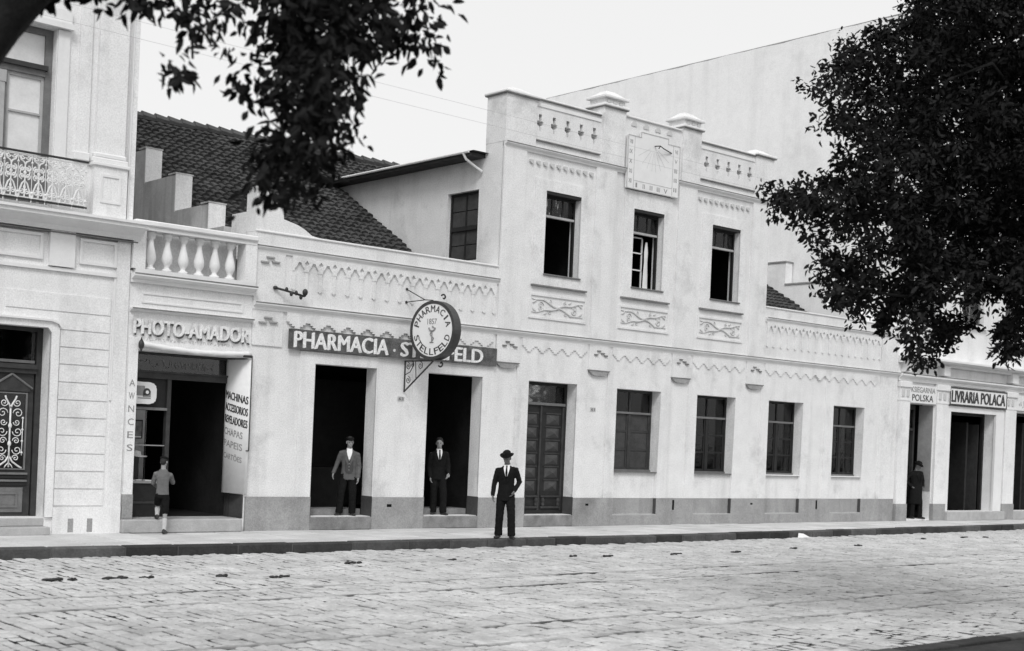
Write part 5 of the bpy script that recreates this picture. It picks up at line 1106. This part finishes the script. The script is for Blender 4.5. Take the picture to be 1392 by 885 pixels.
LC = [(-15.15,-16.4,4.67),(-14.82,-16.11,4.27),(-15.18,-16.02,4.18),(-14.8,-15.85,3.83),(-14.76,-15.87,4.68),(-14.97,-15.84,4.84),(-15.33,-16.01,3.49),(-15.23,-15.89,4.48),(-15.06,-15.76,3.78),(-15.0,-16.17,4.41),(-14.8,-16.29,4.58),(-15.16,-16.2,4.32),(-15.2,-16.33,3.75),(-14.91,-16.26,4.74),(-14.91,-15.78,3.6),(-15.08,-16.04,4.68),(-14.5,-15.93,4.83),(-14.92,-15.6,3.73),(-14.87,-15.88,4.13),(-14.88,-15.69,3.72),(-15.13,-15.98,4.63),(-14.86,-15.69,4.36),(-15.06,-16.46,3.92),(-14.83,-16.11,4.56),(-15.4,-16.16,4.58),(-15.21,-15.95,3.43),(-15.05,-16.37,4.25),(-14.92,-16.46,4.36),(-14.66,-15.99,4.41),(-14.86,-15.73,4.7),(-15.3,-16.17,3.96),(-15.04,-15.49,3.74),(-15.14,-15.91,4.42),(-15.22,-16.26,3.94),(-14.93,-15.69,3.9),(-14.6,-16.1,4.87),(-15.13,-15.86,3.87),(-15.13,-16.1,4.45),(-14.73,-15.96,4.74),(-14.88,-15.95,3.97),(-15.17,-16.37,4.08),(-15.16,-16.01,4.27),(-15.1,-15.85,4.77),(-15.04,-15.6,4.44),(-14.82,-16.07,4.44),(-15.14,-16.07,3.44),(-15.07,-16.28,4.62),(-15.11,-16.46,4.07),(-14.84,-15.85,4.38),(-15.02,-16.1,3.68),(-15.14,-16.1,4.12),(-14.89,-16.09,3.88),(-15.35,-16.17,4.51),(-15.24,-16.01,3.57),(-14.98,-15.58,4.22),(-15.09,-15.88,4.52),(-15.01,-16.54,4.4),(-15.19,-16.17,3.87),(-15.07,-15.79,3.54),(-15.12,-16.24,3.56),(-15.0,-15.55,4.36),(-15.23,-16.23,3.68),(-14.86,-16.15,4.1),(-14.58,-15.89,4.84),(-15.03,-16.15,4.48),(-15.11,-15.88,3.96),(-14.57,-14.88,5.09),(-14.35,-15.63,4.76),(-14.79,-15.59,4.46),(-14.67,-15.55,4.88),(-14.8,-15.66,4.22),(-14.66,-15.27,4.64),(-14.49,-15.64,4.72),(-14.5,-15.56,5.01),(-14.69,-14.94,4.75),(-14.4,-15.37,4.46),(-14.51,-15.02,5.03),(-14.82,-15.33,3.61),(-14.34,-15.09,4.1),(-14.82,-15.15,4.87),(-14.19,-15.15,4.37),(-14.24,-14.9,3.9),(-14.84,-15.52,3.9),(-14.51,-15.26,4.72),(-14.32,-15.14,4.73),(-14.47,-15.67,4.86),(-14.87,-15.46,4.77),(-14.42,-14.73,4.57),(-14.49,-15.11,5.14),(-14.6,-15.36,4.16),(-14.53,-14.89,4.28),(-14.66,-15.65,4.07),(-14.79,-15.09,3.84),(-14.32,-15.6,4.99),(-14.56,-15.54,3.86),(-14.93,-15.54,4.63),(-14.29,-14.8,3.79),(-14.39,-14.93,3.92),(-14.3,-15.33,4.67),(-15.01,-15.45,4.93),(-14.47,-14.67,4.68),(-14.19,-14.91,4.99),(-14.48,-14.72,4.03),(-14.53,-14.67,3.81),(-14.57,-15.28,4.83),(-14.29,-14.88,4.57),(-14.65,-15.06,3.82),(-14.34,-15.14,4.36),(-14.59,-15.24,4.08),(-14.02,-15.15,4.79),(-14.13,-15.21,4.65),(-14.42,-15.25,4.56),(-14.73,-15.17,4.05),(-14.27,-15.16,5.04),(-14.24,-15.15,4.14),(-14.5,-14.96,4.4),(-14.51,-15.34,5.08),(-15.01,-16.13,4.0),(-14.88,-15.97,4.24),(-14.77,-15.21,4.96),(-14.4,-15.09,4.96),(-14.88,-15.76,4.85),(-14.59,-15.21,4.14),(-14.58,-15.24,4.55),(-15.21,-16.01,4.54),(-14.61,-15.39,4.41),(-14.64,-15.53,4.51),(-14.97,-16.13,4.67),(-14.62,-15.25,4.41),(-15.0,-15.66,4.47),(-14.55,-15.64,4.72),(-15.03,-16.0,4.1),(-14.57,-15.13,4.88),(-14.63,-15.12,5.1),(-14.5,-15.32,4.69),(-14.9,-15.84,3.87),(-14.44,-15.36,4.53),(-14.49,-15.39,4.1),(-15.01,-15.91,4.7),(-15.15,-15.94,4.48),(-14.25,-15.19,5.15),(-14.96,-16.26,4.6),(-14.78,-15.52,4.6),(-15.03,-15.84,4.05),(-14.77,-16.01,4.49),(-14.64,-15.63,4.67),(-14.95,-15.67,4.36),(-14.94,-15.71,3.88),(-14.6,-15.65,4.26),(-14.46,-15.17,4.84),(-14.99,-16.13,4.75),(-15.04,-15.81,4.72),(-14.48,-15.52,4.55),(-14.46,-15.27,4.34),(-14.99,-16.02,3.91),(-14.72,-15.02,5.1),(-14.68,-15.45,4.16),(-14.78,-15.86,4.68),(-14.33,-15.1,4.09),(-15.18,-16.07,4.06),(-14.82,-15.08,4.96),(-14.36,-16.09,4.7),(-14.05,-15.29,5.25),(-14.14,-15.34,4.99),(-14.95,-14.86,5.08),(-15.44,-14.96,4.91),(-14.42,-15.45,4.88),(-14.96,-14.7,4.91),(-14.21,-15.68,5.02),(-15.0,-14.49,4.95),(-15.65,-15.67,4.69),(-14.65,-15.81,4.9),(-15.14,-16.1,4.62),(-14.58,-16.17,4.6),(-13.94,-15.64,5.12),(-14.68,-15.54,4.77),(-15.39,-14.94,4.71),(-14.87,-15.9,4.82),(-14.72,-15.08,4.89),(-15.66,-15.29,4.67),(-15.41,-15.79,4.58),(-15.33,-14.42,5.1),(-14.91,-15.53,4.95),(-15.36,-15.89,4.74),(-14.29,-15.43,4.83),(-14.09,-15.86,4.9),(-14.93,-14.54,5.1),(-14.69,-16.49,4.8),(-14.82,-15.62,4.97),(-15.32,-14.31,4.97),(-16.04,-15.16,4.7),(-16.04,-14.8,4.81),(-15.63,-14.58,4.93),(-15.6,-14.87,4.91),(-15.79,-13.86,5.11),(-15.54,-15.56,4.41),(-15.58,-15.4,4.21),(-15.26,-15.28,4.58),(-15.18,-15.48,4.56),(-14.29,-15.85,4.66),(-14.14,-15.85,4.65),(-14.42,-15.87,4.6),(-15.12,-15.53,3.61),(-15.86,-14.75,4.72),(-15.66,-14.93,4.64),(-14.27,-15.87,4.59),(-14.11,-15.88,4.67),(-14.06,-15.92,4.8),(-14.16,-15.84,4.57),(-14.33,-15.82,4.55),(-14.48,-15.82,4.65),(-14.01,-15.83,4.63),(-15.55,-15.29,4.19),(-15.51,-15.32,4.56),(-15.05,-15.46,4.12),(-15.1,-15.41,4.24),(-15.14,-15.38,4.16),(-15.16,-15.36,4.37),(-16.11,-14.67,4.67),(-15.7,-15.03,4.66),(-14.66,-15.67,3.64),(-14.61,-15.71,3.84)]
# right-hand tree
T1 = thing('street_tree', 'big dark leafy tree hanging into the picture from the right', 'tree', (-2.45, -15.7, 0))
g = MB(); branch(g, (-2.45, -15.7, -.3), (-2.5, -15.65, 3.6), .30, .24, 1); branch(g, (-2.5, -15.65, 3.55), (-2.6, -15.6, 7.5), .24, .12, 2); g.build('trunk', 'bark', T1, smooth=True)
ca = np.array(RC); g = MB(); q = random.Random(8)
for k in range(34):
    c = RC[q.randrange(len(RC))]; z0 = q.uniform(3.2, 6.5)
    branch(g, (-2.5, -15.63, z0), c, .07, .012, k, 6, .25)
g.build('limbs', 'bark', T1, smooth=True)
V, F, _ = leaf_cloud(RC, 190, .088, .30, 3, .35)
cloud_obj('crown', V, F, T1)
# left-hand tree: its trunk stands outside the frame, a limb and a hanging spray reach in
T2 = thing('street_tree', 'dark leafy bough hanging from the top left, close to the camera', 'tree', (-17.8, -15.45, 0))
g = MB(); branch(g, (-17.8, -15.45, -.3), (-17.6, -15.35, 3.2), .26, .20, 1); branch(g, (-17.6, -15.35, 3.15), (-17.3, -15.1, 6.2), .19, .08, 2); g.build('trunk', 'bark', T2, smooth=True)
g = MB()
g.tube([(-17.6, -15.35, 2.9), (-17.15, -15.0, 3.55), (-16.72, -14.72, 4.06), (-16.45, -14.68, 4.45), (-16.22, -14.74, 4.72), (-15.9, -14.85, 4.95)], [.20, .20, .20, .17, .13, .08], 10)
g.tube([(-16.3, -14.7, 4.65), (-15.8, -15.0, 4.95), (-15.4, -15.2, 5.05), (-14.9, -15.55, 5.0), (-14.25, -15.9, 5.05)], [.10, .07, .05, .04, .015], 8)
for k, (e, s0) in enumerate([((-14.98, -15.78, 3.72), (-14.95, -15.5, 5.0)), ((-15.45, -15.3, 4.3), (-15.5, -15.15, 5.0)), ((-14.3, -15.85, 4.5), (-14.6, -15.7, 5.0)), ((-14.85, -15.75, 4.1), (-14.8, -15.6, 5.0))]): branch(g, s0, e, .03, .008, k)
g.build('limbs', 'bark', T2, smooth=True)
q = np.random.default_rng(2)
up_c = [(-17.3 + a, -15.2 + b, 6.4 + c) for a, b, c in q.normal(size=(40, 3)) * np.array([1.3, 1., .8])]
up_c = [c for c in up_c if c[2] > 5.6]
V, F, info = leaf_cloud(LC, 18, .092, .16, 5, .8)
c, tip, side, nor, L = info
dd = np.linalg.norm(c - np.array(CAM), axis=1); pick = set(np.argsort(dd / L)[:300].tolist())
keep = np.array([k not in pick for k in range(len(c))]); n = len(c)
F2 = F[np.concatenate([keep, keep])]
V2, F3, _ = leaf_cloud(up_c, 90, .125, .4, 6, .5)
cr = cloud_obj('crown', np.concatenate([V, V2]), np.concatenate([F2, F3 + len(V)]), T2)
lm = MB(); lm.add([(0, 0, 0), (.22, .35, .1), (.17, .72, .05), (0, 1, -.1), (-.17, .72, .05), (-.22, .35, .1)], [(0, 1, 2, 3), (0, 3, 4, 5)]); lm = lm.mesh('leaf', 'leaf')
for k in pick:
    o = link('leaf', lm, T2); s_, t_, n_ = Vector(side[k]), Vector(tip[k]), Vector(nor[k]); z_ = s_.cross(t_)
    mw = Matrix((s_, t_, z_)).transposed().to_4x4(); mw.translation = Vector(c[k])
    o.location = Vector(c[k]); o.rotation_mode = 'QUATERNION'; o.rotation_quaternion = mw.to_quaternion(); o.scale = (L[k],) * 3

# ================================================================== people
def blob(name, mb, material, parent, vox=.012, it=4, wrinkle=0., seed=0):
    """closed shapes fused into one continuous skin"""
    me = mb.mesh(name + '_src', None); ob = bpy.data.objects.new('tmp', me)
    r = ob.modifiers.new('r', 'REMESH'); r.mode = 'VOXEL'; r.voxel_size = vox
    s = ob.modifiers.new('s', 'SMOOTH'); s.iterations = it; s.factor = .5
    out = evaluated(ob)
    bpy.data.objects.remove(ob, do_unlink=True); bpy.data.meshes.remove(me)
    if wrinkle:
        n = len(out.vertices); co = np.empty(n * 3, np.float32); out.vertices.foreach_get('co', co); co = co.reshape(-1, 3)
        no = np.empty(n * 3, np.float32); out.vertices.foreach_get('normal', no); no = no.reshape(-1, 3)
        w_ = np.array([mnoise.noise(Vector((v[0] * 14 + seed, v[1] * 14, v[2] * 22))) + .6 * mnoise.noise(Vector((v[0] * 30, v[1] * 30 + seed, v[2] * 46))) for v in co.tolist()])
        co += no * (w_ * wrinkle)[:, None]; out.vertices.foreach_set('co', co.ravel())
    out.name = name; out.materials.clear(); out.materials.append(M[material]); out.polygons.foreach_set('use_smooth', [True] * len(out.polygons))
    o = bpy.data.objects.new(name, out); COL.objects.link(o); o.parent = parent
    return o
def hand(g, w, d, inn, s):
    """palm, four unequal bent fingers and a thumb; d along the hand, inn towards the palm side"""
    w, d, inn = Vector(w), Vector(d).normalized(), Vector(inn).normalized(); inn = (inn - d * inn.dot(d)).normalized(); sd = d.cross(inn)
    g.limb([w - d * .03, w + d * .02, w + d * .085], [(.026 * s, .026 * s), (.024 * s, .036 * s), (.017 * s, .042 * s)], 10)
    for k, (o, L) in enumerate([(-.031, .066), (-.010, .078), (.011, .074), (.031, .058)]):
        p = w + d * .085 + sd * o * s; p1 = p + d * L * .5 * s + inn * .010; p2 = p1 + d * L * .38 * s + inn * .030
        g.limb([p - d * .02, p1, p2], [.0105 * s, .0098 * s, .0085 * s], 8)
    p = w + d * .02 - sd * .032 * s; g.limb([p, p + d * .035 - sd * .022 + inn * .012, p + d * .07 - sd * .026 + inn * .024], [.014 * s, .012 * s, .010 * s], 8)
def patch(name, material, parent, prof, rx, ry, off, z_of, yoff=0.):
    """cloth strip lying on the chest ellipse: prof = (z, x-left, x-right)"""
    g = MB(); vs = []; N = 6
    for z, xl, xr in prof:
        for k in range(N + 1):
            x = xl + (xr - xl) * k / N; t = max(0., 1 - (x / (rx(z))) ** 2)
            vs.append((x, -(ry(z)) * math.sqrt(t) - off + yoff, z))
    n = len(prof)
    g.add(vs, [(i * (N + 1) + k, i * (N + 1) + k + 1, (i + 1) * (N + 1) + k + 1, (i + 1) * (N + 1) + k) for i in range(n - 1) for k in range(N)])
    me = bpy.data.meshes.new(name); me.from_pydata(g.v, [], g.f); me.materials.append(M[material])
    o = bpy.data.objects.new(name, me); COL.objects.link(o); o.parent = parent
    sm = o.modifiers.new('t', 'SOLIDIFY'); sm.thickness = .006
    return o
def interp(tab):
    def f(z):
        if z <= tab[0][0]: return tab[0][1]
        for (a, b), (c, d) in zip(tab, tab[1:]):
            if z <= c: return b + (d - b) * (z - a) / (c - a)
        return tab[-1][1]
    return f
def person(label, loc, rotz, scale, arms, legs, jacket, trousers, skin='skin', head_tilt=0., head_turn=0., hat=None, hair=True, shirt=True, tie='cloth_black', hem=.80, waist=None, bulk=1., shorts=False, socks=None, lean=0., seed=1):
    P = thing('person', label, 'person', loc); P.rotation_euler = (0, 0, rotz); P.scale = (scale,) * 3
    RXt = [(hem, .175), (.95, .17), (1.08, .158), (1.22, .166), (1.34, .170), (1.41, .142), (1.47, .085)]
    RYt = [(hem, .125), (.95, .122), (1.08, .112), (1.22, .122), (1.34, .122), (1.42, .095), (1.47, .07)]
    rx = interp([(z, r * bulk) for z, r in RXt]); ry = interp([(z, r * bulk) for z, r in RYt])
    zs_ = [hem] + [z for z in (.6, .7, .8) if z > hem + .04] + [.88, .95, 1.02, 1.08, 1.15, 1.22, 1.28, 1.34, 1.39, 1.43, 1.47]
    # --- body: one skin with head, neck, hands; slimmer than the clothes over it
    g = MB()
    g.tube([(0, 0, z) for z in [.86] + zs_[2:]], [(rx(z) * .86, ry(z) * .84) for z in [.86] + zs_[2:]], 16)
    g.limb([(0, .012, 1.40), (0, .0, 1.47), (0, -.008, 1.56)], [.062, .055, .054], 12)
    hr = Matrix.Rotation(head_turn, 3, 'Z') @ Matrix.Rotation(head_tilt, 3, 'X'); hb = Vector((0, -.005, 1.535))
    H = lambda x, y, z: hb + hr @ Vector((x, y, z))
    g.ell(H(0, .012, .125), (.076, .096, .100), 18, 12, hr); g.ell(H(0, -.022, .055), (.058, .070, .075), 16, 10, hr); g.ell(H(0, -.055, .018), (.032, .035, .026), 10, 8, hr)
    g.limb([H(0, -.085, .105), H(0, -.108, .068)], [.010, .015], 8); g.ell(H(0, -.080, .117), (.055, .018, .012), 10, 6, hr)
    g.ell(H(0, -.088, .036), (.024, .012, .009), 8, 6, hr)
    for s_ in (-1, 1): g.ell(H(s_ * .076, .012, .085), (.012, .022, .032), 8, 6, hr)
    for (sh, el, wr, hd_, inn) in arms:
        g.limb([sh, el, wr], [.045, .038, .027], 10); hand(g, wr, hd_, inn, 1.)
    for (hp, kn, an, toe) in legs:
        g.limb([hp, kn, an], [.075, .052, .038], 12); g.limb([Vector(an) + Vector((0, 0, -.05)), Vector(an) + Vector(toe).normalized() * .10 + Vector((0, 0, -.055))], [.036, .03], 8)
    blob('body', g, skin, P, .0075, 3)
    for s_ in (-1, 1):
        e = MB().ell(H(s_ * .03, -.083, .093), (.011, .008, .006), 8, 6).mesh('eye', 'hair'); o = bpy.data.objects.new('eye', e); COL.objects.link(o); o.parent = P
    # --- jacket with sleeves
    g = MB(); g.tube([(0, 0, z) for z in zs_], [(rx(z), ry(z)) for z in zs_], 20)
    for (sh, el, wr, hd_, inn) in arms:
        sh, el, wr = Vector(sh), Vector(el), Vector(wr)
        g.limb([sh + Vector((-sh.x * .25, 0, .005)), sh, (sh + el) / 2, el, (el + wr) / 2, wr + (wr - el).normalized() * .0], [.055, .064, .060, .054, .048, .045], 12)
    jk = blob('jacket' if not shorts else 'shirt', g, jacket, P, .012, 4, .006, seed)
    if not shorts:
        for s_ in (-1, 1): patch('lapel', jacket, P, [(1.43, s_ * .075 - .03, s_ * .075 + .03), (1.34, s_ * .085 - .045, s_ * .085 + .035), (1.24, s_ * .055 - .03, s_ * .055 + .025), (1.13, s_ * .02 - .01, s_ * .02 + .01)], rx, ry, .012, None)
    # --- trousers or shorts
    g = MB(); g.tube([(0, 0, z) for z in (.80, .86, .92, .98, 1.03)], [(.15 * bulk, .11 * bulk), (.168 * bulk, .122 * bulk), (.165 * bulk, .12 * bulk), (.155 * bulk, .112 * bulk), (.15 * bulk, .105 * bulk)], 18)
    for (hp, kn, an, toe) in legs:
        hp, kn, an = Vector(hp), Vector(kn), Vector(an)
        if shorts: g.limb([hp, (hp + kn) / 2, kn * .9 + hp * .1], [.088, .088, .080], 12)
        else: g.tube([hp + Vector((0, 0, .05)), hp, (hp + kn) / 2, kn, (kn + an) / 2, an + Vector((0, 0, -.03))], [.085, .097, .092, .082, .080, .082], 14)
    blob('shorts' if shorts else 'trousers', g, trousers, P, .012, 4, .007, seed + 5)
    # --- shoes, socks
    for (hp, kn, an, toe) in legs:
        an, toe = Vector(an), Vector(toe); g = MB(); t = toe.normalized(); b_ = Vector((an.x, an.y, an.z - .06))
        g.limb([b_ - t * .045 + Vector((0, 0, .012)), b_ + t * .05 + Vector((0, 0, .008)), b_ + t * .16 + Vector((0, 0, -.004))], [.042, (.040, .045), (.028, .042)], 12); g.limb([an + Vector((0, 0, .02)), b_ + Vector((0, 0, .02))], [.045, .045], 10)
        blob('shoe', g, 'leather', P, .011, 2)
        if socks: g = MB(); kn = Vector(kn); g.tube([an + Vector((0, 0, -.01)), an + (kn - an) * .3, an + (kn - an) * .62, an + (kn - an) * .68], [.046, .052, .062, .060], 12); blob('sock', g, socks, P, .011, 2)
    # --- shirt front, collar, tie, waistcoat
    if waist:
        patch('waistcoat', waist, P, [(1.36, -.05, .05), (1.25, -.085, .085), (1.12, -.095, .095), (1.0, -.09, .09), (.95, -.05, .05)], rx, ry, .009, None)
        for k in range(4):
            e = MB().ell((0, -ry(1.02 + .07 * k) - .018, 1.02 + .07 * k), (.008, .005, .008), 8, 5).mesh('button', 'letter_faint'); o = bpy.data.objects.new('button', e); COL.objects.link(o); o.parent = P
    if shirt:
        patch('shirt_front', 'linen', P, [(1.485, -.055, .055), (1.42, -.06, .06), (1.34, -.042, .042), (1.25, -.012, .012)], rx, ry, .016, None)
        g = MB(); g.tube([H(0, .012, -.075), H(0, .008, -.03)], [.066, .062], 14, cap=False); me = g.mesh('collar', 'linen', True); o = bpy.data.objects.new('collar', me); COL.objects.link(o); o.parent = P
        if tie: patch('tie', tie, P, [(1.475, -.018, .018), (1.43, -.012, .012), (1.34, -.022, .022), (1.25, -.012, .012)], rx, ry, .026, None)
    # --- hair, hat
    if hair:
        g = MB(); g.ell(H(0, .020, .150), (.083, .098, .086), 16, 10, hr); g.ell(H(0, .055, .09), (.072, .062, .078), 14, 8, hr); g.ell(H(-.02, -.050, .205), (.055, .035, .022), 12, 8, hr); blob('hair', g, 'hair', P, .012, 3)
    if hat == 'felt':
        g = MB(); n = 28; vs = []
        prof = [(.148, .168), (.135, .160), (.100, .158), (.092, .17), (.090, .21), (.082, .245), (.055, .268), (.02, .262)]
        for r, z in prof:
            for k in range(n):
                a = 2 * math.pi * k / n; up_ = .028 * abs(math.cos(a)) ** 2 * max(0, (r - .10) / .05)
                vs.append(H(r * math.cos(a) * .92, .012 + r * math.sin(a) * 1.08, z - .018 + up_))
        fs = [(i * n + k, i * n + (k + 1) % n, (i + 1) * n + (k + 1) % n, (i + 1) * n + k) for i in range(len(prof) - 1) for k in range(n)] + [tuple(range((len(prof) - 1) * n, len(prof) * n))]
        g.add(vs, fs); me = g.mesh('hat', 'cloth_black', True); o = bpy.data.objects.new('hat', me); COL.objects.link(o); o.parent = P; o.modifiers.new('t', 'SOLIDIFY').thickness = .006
    if hat == 'cap':
        g = MB(); g.ell(H(0, .018, .178), (.098, .115, .048), 18, 8, hr); g.ell(H(0, -.09, .155), (.065, .055, .010), 14, 6, hr); g.ell(H(0, .01, .155), (.086, .102, .04), 16, 8, hr); blob('cap', g, 'cloth_dark', P, .011, 3)
    return P
V3 = Vector
# man with a felt hat at the kerb: one hand hanging, the other in his pocket, looking down
person('man in black suit and felt hat standing at the pavement edge', (-1.80, -2.66, .006), R(-44), .985,
       [((-.178, 0, 1.38), (-.245, .015, 1.10), (-.262, -.07, .88), (.02, -.15, -1), (1, 0, 0)), ((.172, .01, 1.40), (.262, .06, 1.15), (.175, -.095, .98), (-.4, -.05, -1), (-1, 0, 0))],
       [((-.09, 0, .86), (-.11, -.01, .48), (-.125, .03, .09), (-.3, -1, 0)), ((.085, 0, .87), (.125, -.09, .50), (.15, -.10, .09), (.4, -1, 0))],
       'cloth_black', 'cloth_black', 'skin_dark', head_tilt=R(20), head_turn=R(-14), hat='felt', seed=1, hem=.76)
# man in waistcoat in the left doorway
person('man in cap, open grey jacket and waistcoat in the left pharmacy doorway', (-3.62, .22, .264), R(-33), .93,
       [((-.172, 0, 1.40), (-.26, .03, 1.15), (-.335, -.05, .95), (-.2, -.15, -1), (1, 0, 0)), ((.178, 0, 1.37), (.225, .04, 1.09), (.212, -.04, .86), (.0, -.1, -1), (-1, 0, 0))],
       [((-.095, 0, .87), (-.15, -.06, .49), (-.18, -.03, .09), (-.5, -1, 0)), ((.085, 0, .85), (.10, -.01, .47), (.11, .04, .09), (.3, -1, 0))],
       'cloth_grey', 'cloth_dark', 'skin', head_tilt=R(5), head_turn=R(12), hat='cap', waist='cloth_mid', tie=None, seed=2)
# clerk in the right doorway
person('bareheaded man in black suit, white collar and tie in the right pharmacy doorway', (-1.22, .30, .264), R(-30), .96,
       [((-.175, 0, 1.375), (-.215, .03, 1.09), (-.185, -.03, .86), (.1, -.1, -1), (1, 0, 0)), ((.172, 0, 1.395), (.225, .03, 1.12), (.215, -.14, .95), (-.2, -.5, -.8), (-1, 0, 0))],
       [((-.085, 0, .85), (-.085, .0, .47), (-.085, .03, .09), (-.25, -1, 0)), ((.085, 0, .87), (.12, -.08, .49), (.13, -.07, .09), (.5, -1, 0))],
       'cloth_black', 'cloth_black', 'skin', head_turn=R(-12), seed=3)
# boy looking into the shop window, one foot up on the doorstep
person('boy in grey shirt and dark shorts peering into the photo shop window', (-8.02, -.30, .004), R(150), .80,
       [((-.155, -.03, 1.34), (-.21, -.19, 1.16), (-.14, -.37, 1.24), (.1, -1, .1), (0, 0, -1)), ((.155, -.02, 1.36), (.22, -.12, 1.13), (.15, -.31, 1.06), (0, -1, .1), (0, 0, -1))],
       [((-.075, 0, .83), (-.08, .03, .47), (-.075, .09, .09), (-.3, -1, 0)), ((.08, 0, .85), (.11, -.25, .66), (.11, -.20, .40), (.2, -1, 0))],
       'cloth_shirt', 'cloth_dark', 'skin', head_tilt=R(14), head_turn=R(-16), hat='cap', shirt=False, shorts=True, socks='sock', hem=.92, bulk=.84, seed=4)
# dark figure in the narrow bookshop doorway
person('dark figure in a long coat with hands on hips in the narrow bookshop doorway', (17.22, .16, .052), R(-12), 1.0,
       [((-.20, 0, 1.385), (-.40, .06, 1.16), (-.25, -.06, .99), (.7, -.2, -.5), (1, 0, 0)), ((.20, 0, 1.405), (.38, .08, 1.16), (.26, -.04, .98), (-.7, -.2, -.5), (-1, 0, 0))],
       [((-.095, 0, .86), (-.12, -.02, .48), (-.14, .0, .09), (-.3, -1, 0)), ((.095, 0, .87), (.13, -.07, .49), (.16, -.05, .09), (.4, -1, 0))],
       'cloth_black', 'cloth_black', 'skin_dark', head_tilt=R(30), head_turn=R(20), hat='felt', shirt=False, seed=6, bulk=1.35, hem=.45)

bpy.data.scenes.remove(TMP)
